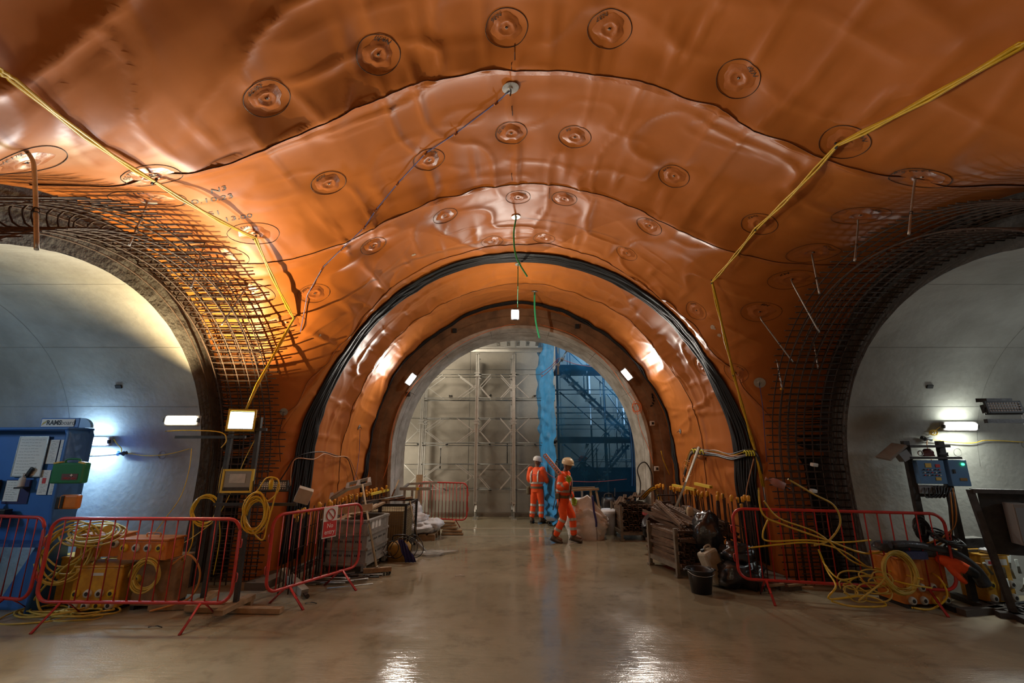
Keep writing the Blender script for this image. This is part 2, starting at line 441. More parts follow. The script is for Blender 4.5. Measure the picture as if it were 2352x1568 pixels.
# side passage linings: intrados, thickness, rough end face
def passage(name, sgn, xf, label):
    Ri, Ro = 2.25, 3.5
    angs = [R_(a) for a in np.linspace(-90, 90, 61)]
    def prof(r):
        lg = .16 if r == Ri else 0
        P = []
        for zz in np.linspace(0, ZS, 6)[:-1]:
            t = 1 - zz / ZS; P.append((-(r - lg * t * t), zz))
        for a in angs: P.append((r * math.sin(a), ZS + r * math.cos(a)))
        for zz in np.linspace(ZS, 0, 6)[1:]:
            t = 1 - zz / ZS; P.append((r - lg * t * t, zz))
        return P
    Pi, Po = prof(Ri), prof(Ro); n = len(Pi)
    xs = [xf, xf + sgn * .05] + [xf + sgn * d for d in np.linspace(.6, 10, 16)]
    mb = MB()
    vs = [(x, YS + p[0], p[1]) for x in xs for p in Pi]
    mb.add(vs, [(i * n + k, i * n + k + 1, (i + 1) * n + k + 1, (i + 1) * n + k) for i in range(len(xs) - 1) for k in range(n - 1)], 0, True)
    rng = random.Random(4)
    m_ = 9; V = []
    for j in range(m_ + 1):
        for k in range(n):
            t = j / m_; a, b = Pi[k], Po[k]; jig = 0 if j in (0,) else rng.uniform(-.010, .010)
            V.append((xf + jig * .8, YS + a[0] + (b[0] - a[0]) * t, a[1] + (b[1] - a[1]) * t + (rng.uniform(-.008, .008) if j == 0 else 0)))
    mb.add(V, [(j * n + k, j * n + k + 1, (j + 1) * n + k + 1, (j + 1) * n + k) for j in range(m_) for k in range(n - 1)], 1)
    mb.add([(x, YS + p[0], p[1]) for x in (xf, xf + sgn * .6) for p in Po], [(k, k + 1, n + k + 1, n + k) for k in range(n - 1)], 1)
    # bulkhead at the far end
    xe = xs[-1]; mb.add([(xe, YS + p[0], p[1]) for p in Pi], [tuple(range(n))], 0)
    o = mb.build(name, [M_conc, M_conc_rough], kind='structure', label=label)
    # joints: formwork panel lines as shallow dark grooves
    jl = MB()
    def arcline(x, a0, a1):
        P = [Vector((x, YS + (Ri - .004) * math.sin(a), ZS + (Ri - .004) * math.cos(a))) for a in np.linspace(a0, a1, 40)]
        jl.tube(P, .0018, 4)
    for d in (1.9, 3.9, 6.2): arcline(xf + sgn * d, -.6, R_(88))
    for a in (12, 42, 66):
        jl.tube([(xf + sgn * .02, YS + (Ri - .003) * math.sin(R_(a)), ZS + (Ri - .003) * math.cos(R_(a))), (xf + sgn * 9.5, YS + (Ri - .003) * math.sin(R_(a)), ZS + (Ri - .003) * math.cos(R_(a)))], .0014, 4)
    jl.build('formwork_joint', mat('joint_dark', (.17, .165, .15), .9), o)
    # circular tie patches and small square recesses
    for (d, a, kind_) in ((.55, 84, 0), (1.6, 83, 0), (2.6, 80, 0), (3.4, 84, 0), (1.1, 58, 1), (3.1, 60, 1), (4.6, 40, 0), (5.2, 62, 0)):
        a = R_(a); nrm = Vector((0, -math.sin(a), -math.cos(a))); c = Vector((xf + sgn * d, YS + Ri * math.sin(a), ZS + Ri * math.cos(a))) + nrm * .004
        ux = Vector((1, 0, 0)); uy = nrm.cross(ux)
        q = MB()
        if kind_ == 0:
            q.tube([c + (ux * math.cos(t) + uy * math.sin(t)) * .055 for t in np.linspace(0, 2 * math.pi, 20)[:-1]], .0025, 4, closed=True)
            q.build('tie_patch', MATS['joint_dark'], o)
        else:
            q.box(c, (.085, .05, .03), Matrix((ux, uy, nrm)).transposed()); q.build('cast_in_socket', M_dark, o)
    return o
wl = passage('wall_left', -1, -4.55, 'pale concrete lining of the left side passage')
wr = passage('wall_right', 1, 4.9, 'pale concrete lining of the right side passage')

# portal: stained face, pale concrete ring
def arch(r, y, n=64, zc=ZM, leg=.10, x0=X0, z0=-.02):
    P = []
    for zz in np.linspace(z0, zc, 8)[:-1]:
        t = 1 - (zz - z0) / (zc - z0); P.append((x0 - (r - leg * t * t), y, zz))
    for a in np.linspace(-math.pi / 2, math.pi / 2, n): P.append((x0 + r * math.sin(a), y, zc + r * math.cos(a)))
    for zz in np.linspace(zc, z0, 8)[1:]:
        t = 1 - (zz - z0) / (zc - z0); P.append((x0 + (r - leg * t * t), y, zz))
    return P
def strips(mb, rows, mi=0, smooth=True):
    n = len(rows[0])
    mb.add([p for r in rows for p in r], [(j * n + k, (j + 1) * n + k, (j + 1) * n + k + 1, j * n + k + 1) for j in range(len(rows) - 1) for k in range(n - 1)], mi, smooth)
mb = MB(); strips(mb, [arch(3.9, 11.2), arch(3.42, 11.16), arch(3.40, 11.22), arch(3.06, 11.25)], 0, False)
wf = mb.build('wall_portal', M_conc_stain, kind='structure', label='stained shotcrete face around the far tunnel portal')
mb = MB(); strips(mb, [arch(3.16, 11.26), arch(3.14, 11.14), arch(3.06, 11.12)], 0, False); strips(mb, [arch(3.06, 11.12), arch(3.0, 12.2)], 0, True)
strips(mb, [arch(3.0, 12.2), arch(3.6, 12.21)], 0, False)
rg = mb.build('trim_1', M_conc_ring, kind='structure', label='pale cast concrete ring of the far portal')
jl = MB()
for y in (11.45,):
    jl.tube(arch(3.04, y), .004, 4)
for a in (-62, -38, -14, 14, 38, 62):
    a = R_(a); p = [Vector((X0 + (3.055 - .05 * t) * math.sin(a), 11.13 + 1.05 * t, ZM + (3.055 - .05 * t) * math.cos(a))) for t in (0, 1)]
    jl.tube(p, .004, 4)
jl.build('formwork_joint', MATS['joint_dark'], rg)
# chamber beyond
mb = MB(); mb.box((0, 14.62, 3.6), (16, .3, 7.4)); wb = mb.build('wall_back', M_conc_far, kind='structure', label='formed concrete wall closing the far chamber')
g = MB()
for x in (-3.55, -1.35, .12, 1.55, 3.2): g.box((x, 14.465, 3.6), (.012, .012, 7.2))
for z in (1.35, 2.9, 4.45): g.box((0, 14.465, z), (16, .012, .014))
g.build('pour_joint', MATS['joint_dark'], wb)
g = MB(); rng = random.Random(3)
for x in (-2.9, -2.0, -.7, .7, 2.3):
    for z in (.75, 2.1, 3.6): g.cyl((x + rng.uniform(-.1, .1), 14.468, z + rng.uniform(-.05, .05)), (x, 14.44, z), .028, 10)
g.build('tie_hole', M_dark, wb)
k = MB(); k.box((0, 14.40, .05), (15.5, .14, .12), bev=.02); k.build('baseboard_back', mat('muddy_kicker', (.10, .075, .05), .8, bump=.5, bscale=20), kind='structure', label='muddy kicker along the foot of the far wall')
for nm, x in (('wall_chamber_left', -6.2), ('wall_chamber_right', 6.2)):
    mb = MB(); mb.box((x, 13.4, 3.6), (.3, 2.6, 7.4)); mb.build(nm, M_conc_far, kind='structure')
mb = MB(); mb.box((0, 13.4, 7.2), (12.8, 2.7, .3)); mb.build('ceiling_chamber', M_conc_far, kind='structure')
mb = MB()
strips(mb, [arch(3.58, 12.21), [(x * 1.0, 12.22, z) for x, y, z in arch(5.4, 12.22, z0=-.02)]], 0, False)
mb.build('wall_chamber_front', M_conc_far, kind='structure')
# closing wall far behind the photographer
mb = MB(); mb.box((0, -4.3, 3), (12, .2, 7)); mb.build('wall_front', M_conc, kind='structure')
# ---------------------------------------------------------------- membrane details
NAMES = ['N36', 'N37', 'N630', 'N629', 'N38', 'N41', '10.23', '54', 'N31', 'N28', 'N39', '9.23', '10.23', '7.5', 'N40', 'N27', 'N42', '1/2 35', '16/12/23', 'N12',
         'N33', 'N32', '15/12', '3.4 to 5.4', 'M5', '10/23', 'M7', 'M8', 'N26', '54', 'N50', 'N51', '', '', '', '']
def conform(me_pts, c, ux, uy, off):
    out = []
    for (x, y) in me_pts: out.append(onto(c + ux * x + uy * y, off))
    return out
for i, (u, v) in enumerate(fix_uv()):
    c, n = hit(u, v); n = (Vector((X0, c.y, ZM)) - c).normalized()
    uy = (Vector((0, 1, 0)) - n * n.y).normalized(); ux = uy.cross(n)
    if abs(c.x - X0) > 4.6: continue
    rr = .185 if i < 18 or i > 22 else .21
    # wrinkled disc of membrane welded over the bolt
    mb = MB(); K = 28; rings = [0.012, .03, .045, .062, .075, .09, .11, .13]; hs = [.006, .006, .007, .016, .018, .010, .007, .001]
    rg_ = random.Random(i); V = []
    for r, h in zip(rings, hs):
        for k in range(K):
            a = 2 * math.pi * k / K; rw = r * (1 + (.10 * math.sin(3 * a + i) + .06 * math.sin(7 * a)) * (r / .13))
            V.append(onto(c + ux * rw * math.cos(a) + uy * rw * math.sin(a), h + (rg_.uniform(0, .003) if .05 < r < .12 else 0)))
    mb.add(V, [(j * K + k, j * K + (k + 1) % K, (j + 1) * K + (k + 1) % K, (j + 1) * K + k) for j in range(len(rings) - 1) for k in range(K)] + [tuple(range(K))], 0, True)
    o = mb.build('fixing_patch', M_weld, ceiling)
    if i < 32:
        b = MB(); p0 = onto(c, 0); b.cyl(p0, p0 + n * .014, .009, 10); b.cyl(p0, p0 + n * .022, .004, 8); b.build('bolt', M_galv, o)
    m2 = MB(); m2.tube([onto(c + ux * rr * math.cos(a) * (1 + .03 * math.sin(2 * a + i)) + uy * rr * math.sin(a), .004) for a in np.linspace(0, 2 * math.pi, 50)[:-1]], .0028 if i < 24 else .002, 5, closed=True)
    if NAMES[i]:
        t = text_mesh(NAMES[i], .062, 0, shear=.3)
        ang = rg_.choice([-.9, -2.2, -1.3, -.6]); ca, sa = math.cos(ang + 4.71 - 3.14), math.sin(ang + 4.71 - 3.14)
        vs = []
        for q in t.vertices:
            x = q.co.x * ca - q.co.y * sa + .135 * math.cos(ang); y = q.co.x * sa + q.co.y * ca + .135 * math.sin(ang)
            vs.append(onto(c + ux * x + uy * y, .006))
        m2.add(vs, [list(p.vertices) for p in t.polygons])
    m2.build('pen_mark', M_ink_shade, o)
# pen notes away from the fixings and centre-line ticks
m2 = MB()
for pl in ([(1182, 100), (1182, 138)], [(1175, 143), (1175, 160)], [(1175, 243), (1177, 265)], [(1175, 397), (1176, 414)], [(1262, 430), (1261, 456)]):
    m2.tube([onto(hit(*q)[0], .004) for q in pl], .003, 5)
for s_, (u, v), ang in (('N3', (500, 436), .4), ('20.10.23', (480, 460), .4), ('51', (490, 490), .3), ('13.00', (545, 500), .3)):
    c, n = hit(u, v); n = (Vector((X0, c.y, ZM)) - c).normalized(); uy = (Vector((0, 1, 0)) - n * n.y).normalized(); ux = uy.cross(n) * -1
    t = text_mesh(s_, .11, 0, shear=.3)
    m2.add([onto(c + ux * q.co.x - uy * q.co.y, .005) for q in t.vertices], [list(p.vertices) for p in t.polygons])
m2.build('pen_mark', M_ink_shade, ceiling)
# scuffed glue spots on the right wall
for (u, v, r) in ((1638, 752, .045), (1652, 770, .04), (950, 585, .04), (735, 770, .025)):
    c, n = hit(u, v); x, y = basis(n); mb = MB(); rg_ = random.Random(u)
    mb.add([onto(c + (x * math.cos(a) + y * math.sin(a)) * r * rg_.uniform(.6, 1.2), .004) for a in np.linspace(0, 6.28, 14)[:-1]], [tuple(range(13))])
    mb.build('glue_spot', mat('dried_glue', (.60, .45, .33), .8, var=.5, vscale=60), ceiling)

def steel_plate(c, n, r, parent, name='plate'):
    x, y = basis(n); mb = MB(); K = 24
    M = Matrix((x, y, n)).transposed()
    mb.lathe([(1e-4, .012), (r * .25, .012), (r * .3, .004), (r, .002), (r, -.002)], c, K, 0, M, False)
    return mb.build(name, M_galv, parent)
# bent dowel bars hanging from plates on the membrane
def dowel(uv0, uv1, label, group=None, cap=False, plate=False, r=.010):
    c, n = hit(*uv0); e = atY(uv1[0], uv1[1], c.y - .05)
    L_ = (e - c).length
    if L_ > .75: e = c + (e - c) * (.75 / L_)
    o = thing('dowel_bar', label, 'steel bar', c, group=group)
    a = n * .05; d = e - c
    P = [Vector((0, 0, 0)), n * .03, n * .055 + d * .03, n * .06 + d * .12, n * .06 + d * .5, d + n * .05]
    mb = MB(); mb.tube(wpts(P, 4), r, 8); mb.build('rod', M_galv, o)
    ad = MB(); ad.tube([n * .06 + d * .55, n * .057 + d * .60], r * 1.5, 8); ad.build('coupler', M_steel_dark, o)
    if plate: steel_plate(n * .005, n, .085, o)
    if cap:
        k = MB(); k.tube([d * .97 + n * .05, d * 1.0 + n * .05, d * 1.05 + n * .05], [.028, .03, .018], 10); k.build('safety_cap', M_cap, o)
    return o
dowel((62, 348), (70, 555), 'long bent steel dowel hanging at the far left over the rebar cage', r=.013)
dowel((338, 460), (298, 552), 'steel dowel hanging from a round plate over the left rebar cage', plate=True)
dowel((470, 560), (442, 652), 'steel dowel in front of the middle of the left rebar cage')
dowel((568, 655), (512, 740), 'lowest slanting dowel over the left rebar cage')
for a, b, l in (((2103, 408), (2090, 525), 'rightmost steel dowel hanging before the right rebar cage'),
                ((1970, 503), (1962, 590), 'short straight dowel second from the right on the vault'),
                ((1864, 583), (1880, 667), 'steel dowel hanging beside the pen circle third from the right'),
                ((1817, 642), (1886, 768), 'long slanting dowel crossing the edge of the right rebar cage'),
                ((1747, 727), (1850, 865), 'longest slanting dowel left of the right rebar cage'),
                ((1862, 772), (1874, 842), 'short dark dowel inside the right rebar cage')):
    dowel(a, b, l)
dowel((1783, 825), (1794, 888), 'short dowel with a yellow safety cap beside the right rebar cage', cap=True)

# ---------------------------------------------------------------- rebar cages of the side passages
def cage(name, sgn, xf, xt, label, a_lo, n_bar, mesh_like):
    o = thing('rebar_cage', label, 'rebar cage', (xf, YS, 0))
    ro, ri = 2.60, 2.36
    L_ = abs(xf - xt)
    rb = .0085
    sm = MB(); sm.tube([(0, 0, 0), (-sgn * L_, 0, 0)], rb, 6); straight = sm.mesh('bar', M_rust)
    hp = MB()
    P = [(-sgn * L_ * .98, 0, .0)] + [(-sgn * (.16 + .11 * (1 - math.sin(R_(a)))) , 0, -.10 + .10 * math.cos(R_(a))) for a in np.linspace(0, 90, 6)]
    P = [(-sgn * L_ * .95, 0, 0), (-sgn * .35, 0, 0), (-sgn * .26, 0, -.012), (-sgn * .21, 0, -.05), (-sgn * .20, 0, -.11), (-sgn * .21, 0, -.17), (-sgn * .26, 0, -.208), (-sgn * .35, 0, -.22), (-sgn * L_ * 1.0, 0, -.22)]
    hp.tube(P, rb, 6); hair = hp.mesh('bar', M_rust)
    def place(me, kind, a=None, z=None, r=ro, dx=0):
        q = bpy.data.objects.new('bar', me); C.objects.link(q); q.parent = o
        if a is not None:
            q.matrix_basis = Matrix.Translation((dx, 0, ZS)) @ Matrix.Rotation(-a, 4, 'X') @ Matrix.Translation((0, 0, r))
        else:
            q.matrix_basis = Matrix.Translation((dx, r, z)) @ Matrix.Rotation(-math.pi / 2, 4, 'X')
        return q
    pitch = .098
    rg_ = random.Random(5)
    z = .1
    while z < ZS:
        place(hair if not mesh_like else straight, 0, z=z, r=ro, dx=rg_.uniform(-.03, .03) - (0 if not mesh_like else 0))
        if mesh_like: place(straight, 0, z=z, r=ri, dx=rg_.uniform(-.03, .03) - sgn * -.12)
        z += pitch
    a = math.pi / 2
    while a > a_lo:
        place(hair if not mesh_like else straight, 0, a=a, r=ro, dx=rg_.uniform(-.035, .035))
        if mesh_like: place(straight, 0, a=a, r=ri, dx=rg_.uniform(-.03, .03) + sgn * .12)
        elif rg_.random() < .8: place(straight, 0, a=a - .015, r=ro + .025, dx=rg_.uniform(-.05, .05) - sgn * .06)
        a -= pitch / 2.4
    def hoop(x, r, lo=a_lo):
        mb = MB(); mb.tube([(x, r, .05), (x, r, .8)] + [(x, r * math.sin(t), ZS + r * math.cos(t)) for t in np.linspace(math.pi / 2, lo, 40)], .009, 6)
        mb.build('hoop', M_rust, o)
    nh = 8 if mesh_like else 6
    for k in range(nh):
        t = (k + .35) / nh
        hoop(-sgn * L_ * t, ro - .016); hoop(-sgn * L_ * min(t + .02, 1), ri + (.016 if mesh_like else .018))
    # dark cover blocks
    return o
cage('rebar_cage', -1, -4.55, -3.6, 'rusty hairpin rebar cage projecting from the left passage lining', R_(-48), 60, False)
cage('rebar_cage', 1, 4.9, 3.92, 'rusty double rebar mesh arching over the right passage', R_(-48), 60, True)

# ---------------------------------------------------------------- starter bars with yellow caps
def starters(label, sgn, xs, y0, y1, n, h, seed):
    rg_ = random.Random(seed)
    o = thing('starter_bar_row', label, 'rebar row', (xs[0], y0, 0))
    me = MB().tube([(0, 0, 0), (0, 0, 1)], .009, 6).mesh('bar', M_rust)
    cp = MB().lathe([(.0165, -.06), (.021, -.058), (.023, -.02), (.026, -.005), (.024, .012), (.012, .02), (.0005, .022)], n=10).mesh('safety_cap', M_cap)
    for row in range(2):
        for i in range(n):
            t = (i + rg_.uniform(-.25, .25)) / n; y = (y1 - y0) * t; x = (xs[1] - xs[0]) * t - sgn * (.0 if row else .13) + sgn * .02
            hh = h[0] + (h[1] - h[0]) * t + rg_.uniform(-.03, .03) - (0 if row == 0 else rg_.uniform(.02, .14))
            q = link('bar', me, o); q.location = (x, y, -.01); q.scale = (1, 1, hh)
            q.rotation_euler = (rg_.uniform(-.09, .09), rg_.uniform(-.05, .05) , 0)
            if (row == 0 and rg_.random() < .85) or (row == 1 and rg_.random() < .2):
                c = link('safety_cap', cp, q); c.matrix_parent_inverse = Matrix.Identity(4); c.location = (0, 0, 1.0); c.scale = (1, 1, 1 / hh)
    # horizontal tie bars
    for z in (.25, .55, .8):
        mb = MB(); mb.tube([(0 - sgn * .12, 0, z), (xs[1] - xs[0] - sgn * .12, y1 - y0, z + .02)], .008, 6); mb.build('tie_bar', M_rust, o)
    return o
starters('row of rusty starter bars with yellow caps along the left wall', -1, (-3.12, -2.98), 6.75, 10.9, 42, (1.06, 1.10), 3)
starters('row of rusty starter bars with yellow caps along the right wall', 1, (3.45, 3.35), 6.75, 10.8, 40, (1.22, 1.16), 8)
# yellow cap strips laid on the right-hand starters
for (u0, v0, u1, v1, Y, l) in ((1546, 1112, 1571, 1117, 9.9, 'farthest yellow cap strip on the right starter bars'), (1575, 1117, 1597, 1122, 9.2, 'middle yellow cap strip on the right starter bars'), (1597, 1108, 1633, 1116, 8.5, 'nearest yellow cap strip on the right starter bars')):
    a = atX(u0, v0, 3.30); b = atX(u1, v1, 3.30); mb = MB()
    mb.bar(a, b, .05, .012); mb.bar(a + Vector((.02, 0, -.02)), b + Vector((.02, 0, -.02)), .012, .04); mb.bar(a + Vector((-.02, 0, -.02)), b + Vector((-.02, 0, -.02)), .012, .04)
    mb.build('cap_strip', mat('yellow_strip', (.72, .52, .05), .5), label=l, category='safety cap')
a = atX(850, 1133, -2.85); b = atX(900, 1121, -2.9); mb = MB(); mb.bar(a, b, .05, .012); mb.bar(a + Vector((.02, 0, -.02)), b + Vector((.02, 0, -.02)), .012, .04); mb.bar(a + Vector((-.02, 0, -.02)), b + Vector((-.02, 0, -.02)), .012, .04)
mb.build('cap_strip', MATS['yellow_strip'], label='yellow cap strip lying over the far left starter bars', category='safety cap')
# concrete kickers at the wall feet
for nm, x0, x1 in (('baseboard_left', -3.55, -3.35), ('baseboard_right', 3.85, 3.68)):
    mb = MB(); mb.bar((x0, 6.9, .04), (x1, 11.1, .04), .3, .12); mb.build(nm, MATS['muddy_kicker'], kind='structure')

# ---------------------------------------------------------------- black strip bundles round the vault
def bundle(label, ycent, half, nst, off, wob, seed, thin=False, ph0=-114, ph1=114):
    rg_ = random.Random(seed)
    o = thing('waterstop_bundle', label, 'rubber strips', (X0, ycent(0), 0)); org = Vector((X0, ycent(0), 0))
    for s_ in range(nst):
        P = []; ofs = rg_.uniform(-1, 1)
        for k in range(0, 161):
            p_ = R_(ph0 + (ph1 - ph0) * k / 160)
            f = (s_ + .5) / nst * 2 - 1
            y = ycent(p_) + f * half + wob * (math.sin(p_ * 7 + seed) + .5 * math.sin(p_ * 19 + seed)) + .006 * math.sin(p_ * 23 + s_ * 2)
            q = ringpt(p_, y, off + .006 * math.sin(p_ * 11 + s_ * 1.7))
            if q is None or q.z < .12 or abs(q.x - X0) > 3.9: continue
            P.append(q - org)
        P = wpts(P[::2], 2)
        wd = half / nst * 1.6
        mb = MB(); secs = []
        for j, q in enumerate(P):
            d = (P[min(j + 1, len(P) - 1)] - P[max(j - 1, 0)]).normalized(); yv = Vector((0, 1, 0)); nn = d.cross(yv).normalized()
            secs.append((q, yv * wd, nn * (.013 if not thin else .016), .7))
        mb.loft(secs, 8); mb.build('strip', mat('black_strip', (.006, .006, .0065), .55, bump=.3, bscale=60, spec=.3), o)
    return o
bundle('wide bundle of ribbed black strips arching round the orange vault', lambda p: 7.9 - .10 * (abs(p) / 2) ** 2, .19, 9, .03, .015, 1)
bundle('narrow crinkled black strips arching close to the far portal', lambda p: 10.72 - .12 * math.cos(3 * p), .07, 3, .03, .03, 5, True)
for (u, v, l) in ((877, 935, 'crumpled black strip knot low on the left near the portal'), (1506, 912, 'crumpled black strip knot low on the right near the portal')):
    c, n = hit(u, v, .05); mb = MB(); rg_ = random.Random(u)
    for k in range(5):
        P = [c + Vector((rg_.uniform(-.03, .03), rg_.uniform(-.06, .06), .16 - .32 * j / 9)) + n * (.03 + .05 * (j % 2)) for j in range(10)]
        mb.tube(wpts(P, 3), .014, 5)
    mb.build('strip_knot', MATS['black_strip'], label=l, category='rubber strips')

# ---------------------------------------------------------------- cables on the vault
def cable(name, label, pts, r=.012, m=M_yel, strands=1, gap=.02, cat='cable', group=None, ties=None, n=1, seed=0, tie_mat=None):
    P = [Vector(p) for p in pts]; org = P[0].copy()
    if strands == 1 and not ties:
        mb = MB(); mb.tube(wpts(P, n) if n > 1 else P, r, 8)
        return mb.build(name, m, label=label, category=cat, group=group)
    o = thing(name, label, cat, org, group=group); rg_ = random.Random(seed)
    for s_ in range(strands):
        mb = MB(); a = 2 * math.pi * s_ / max(strands, 1); ofs = Vector((math.cos(a), .3 * math.cos(2 * a), math.sin(a))) * gap * (.5 if strands > 1 else 0)
        Q = []
        for i, p in enumerate(P):
            Q.append(p - org + ofs * (.35 if i % 2 == 0 else 1))
        mb.tube(wpts(Q, n) if n > 1 else Q, r, 8); mb.build('cable_strand', m, o)
    for p in ties or []:
        p = Vector(p) - org; mb = MB(); mb.tube([p + Vector((-.02, 0, -.03)), p + Vector((.01, 0, .0)), p + Vector((.0, .02, .035))], .012, 6)
        mb.build('cable_tie', tie_mat or M_steel_dark, o)
    return o
def sagline(uvs, off=.06, sag=.03, m=5):
    K = [hit(u, v, off)[0] for u, v in uvs]; out = []
    for a, b in zip(K[:-1], K[1:]):
        for j in range(m):
            t = j / m; out.append(a.lerp(b, t) + Vector((0, 0, -sag * 4 * t * (1 - t) * (b - a).length)))
    return out + [K[-1]], K
P, K = sagline([(-40, 135), (0, 168), (350, 400), (585, 535), (675, 725)], sag=.02)
P += [P[-1].lerp(atY(590, 885, 6.2), t) for t in (.35, .7)] + [atY(590, 885, 6.2), atY(563, 945, 6.12)]
cable('power_cable', 'pair of yellow cables slung across the left side of the vault', P, .010, strands=3, gap=.03, ties=K[2:])
P, K = sagline([(2400, 70), (2352, 95), (1930, 320), (1740, 515), (1640, 640), (1690, 855), (1740, 1040)], sag=.015)
cable('power_cable', 'bundle of yellow cables slung down the right side of the vault', P + [K[-1] + Vector((0, -.1, -.5))], .010, strands=4, gap=.04, ties=K[2:])
P, K = sagline([(1172, 203), (1140, 232), (1047, 302), (977, 348), (912, 418), (862, 480), (836, 520), (785, 568), (740, 612), (705, 675), (690, 760)], off=.02, sag=.0, m=2)
cable('blue_cable', 'thin blue cable clipped diagonally down the left of the vault from a steel disc', P, .0055, mat('blue_cable', (.08, .10, .30), .4), ties=K[1:-2], tie_mat=M_weld)
P, K = sagline([(1745, 885), (1752, 930), (1757, 1000), (1762, 1060)], off=.03, sag=0, m=2)
cable('blue_cable', 'short blue cable hanging from the steel disc near the right rebar cage', P, .005, MATS['blue_cable'])
P, K = sagline([(824, 985), (822, 1040), (816, 1085), (805, 1120)], off=.03, sag=0, m=2)
cable('blue_cable', 'short violet cable hanging by the narrow black strips on the left', P, .005, MATS['blue_cable'])
P, K = sagline([(652, 950), (640, 1000), (643, 1060)], off=.03, sag=0, m=2)
cable('blue_cable', 'thin dark cable hanging from the small disc left of the wide black bundle', P, .005, M_black)
for (u, v, r, l) in ((1172, 200, .085, 'large steel disc fixed at the crown of the vault'), (1185, 497, .07, 'steel disc holding the nearest green hose at the crown'), (1745, 878, .085, 'steel disc low on the right beside the rebar cage'),
                     (652, 945, .06, 'small steel disc low on the left beside the wide black bundle'), (824, 980, .05, 'small steel disc between the two black bundles on the left'),
                     (1228, 668, .07, 'farthest steel disc, over the hose near the portal'), (1190, 606, .06, 'steel disc over the hanging lamp'), (1563, 990, .05, 'small steel disc between the two black bundles on the right')):
    c, n = hit(u, v, .012); n2 = n
    o = thing('anchor_disc', l, 'steel disc', c); steel_plate(Vector((0, 0, 0)), n2, r, o, 'plate')
    h = MB(); h.tube(wpts([Vector((0, 0, 0)), n2 * .04, n2 * .06 + Vector((-.01, 0, -.03))], 4), .006, 6); h.build('hook', M_steel_dark, o)
M_green = mat('green_hose', (.03, .42, .18), .4)
def crown(u, v): return hit(u, v, .02)[0]
a = crown(1185, 499); cable('green_hose', 'nearest curved green hose hanging from the crown', [a, atY(1180, 540, a.y), atY(1186, 590, a.y - .03), atY(1211, 635, a.y - .06)], .013, M_green, n=8, cat='hose')
a = crown(1228, 670); cable('green_hose', 'green hose hanging right of the lamp near the portal', [a, atY(1228, 705, a.y), atY(1231, 740, a.y), atY(1239, 776, a.y - .04)], .020, M_green, n=8, cat='hose')
a = crown(1190, 607); cable('green_rope', 'green rope carrying the hanging lamp', [a, atY(1189, 706, a.y)], .008, M_green, cat='rope')
LAMP_Y = a.y

# ---------------------------------------------------------------- lamps
def emis(name, col, s):
    m = bpy.data.materials.new(name); m.use_nodes = True; b = m.node_tree.nodes['Principled BSDF']
    b.inputs['Base Color'].default_value = (*col, 1); b.inputs['Emission Color'].default_value = (*col, 1); b.inputs['Emission Strength'].default_value = s; b.inputs['Roughness'].default_value = .3
    return m
E_cool = emis('lamp_cool', (.86, .93, 1), 14); E_warm = emis('lamp_warm', (1, .93, .70), 14); E_neu = emis('lamp_neutral', (1, .97, .92), 14)
def batten(name, label, c, ux, n, L_, W, em, power, col):
    # enclosed rectangular site lamp
    ux = Vector(ux).normalized(); n = Vector(n).normalized(); uy = n.cross(ux)
    o = thing(name, label, 'lamp', c); M = Matrix((ux, uy, n)).transposed()
    b = MB(); b.box((0, 0, 0), (L_ + .05, W + .03, .06), M, bev=.012); b.build('housing', mat('lamp_housing', (.22, .21, .2), .5), o)
    d = MB(); d.box(n * .045, (L_, W, .05), M, bev=.018); d.build('diffuser', em, o)
    for s_ in (-1, 1): MB().box(ux * s_ * (L_ / 2 + .02) + n * .03, (.02, W * .5, .05), M).build('end_clip', M_steel_dark, o)
    l = area('light_' + name, Vector(c) + n * .09, Vector(c) + n * 2, L_, power, col, W, 175)
    return o
# three tunnel lamps near the portal
for (u, v, l) in ((943, 870, 'bright oblong lamp on the left of the far portal'), (1440, 859, 'bright oblong lamp on the right of the far portal')):
    c = atY(u, v, 10.95); tgt = Vector((X0, 5.5, 1.2)); n = (tgt - c).normalized()
    rad = Vector((c.x - X0, 0, c.z - ZM)).normalized(); tang = Vector((-rad.z, 0, rad.x)); tang = (tang - n * tang.dot(n)).normalized()
    batten('portal_lamp', l, c, tang, n, .27, .13, E_neu, 55, (1, .93, .82))
c = atY(1183, 722, LAMP_Y); batten('hanging_lamp', 'bright lamp hanging from a green rope under the crown', c, (0, 0, 1), (0, -1, -.25), .17, .14, E_neu, 30, (1, .94, .84))
point('light_hanging_back', c + Vector((0, .15, -.06)), 50, (1, .90, .74), 0)
# lamp on the wall of the left passage, partly behind the board
def side_wall_pt(u, v):
    # point of the far half of a side passage's lining
    d = ray(u, v); t = 3.0
    for _ in range(4000):
        p = CAM + d * t; r = math.hypot(p.y - YS, p.z - ZS) if p.z > ZS else abs(p.y - YS)
        if p.y > YS and r > 2.24: break
        t += .004
    return p, Vector((0, -(p.y - YS), -(max(p.z, ZS) - ZS))).normalized()
c, n = side_wall_pt(228, 1011); batten('wall_lamp', 'cool white lamp on the left passage wall behind the blue board', c + n * .07, (1, 0, 0), n, .42, .10, E_cool, 13, (.45, .72, 1.0))
LWL = c
wq = c + n * .15
area('light_wall_left_up', wq + Vector((0, 0, .07)), wq + Vector((0, .12, 1)), .40, 7, (.45, .74, 1.0), .04)
area('light_wall_left_down', wq - Vector((0, 0, .07)), wq + Vector((0, .12, -1)), .40, 26, (.45, .74, 1.0), .04)
c, n = side_wall_pt(2190, 975); batten('wall_lamp', 'white lamp on the right passage wall', c + n * .07, (1, 0, 0), n, .44, .10, E_neu, 16, (.95, .97, .93))
RWL = c
wq = c + n * .15
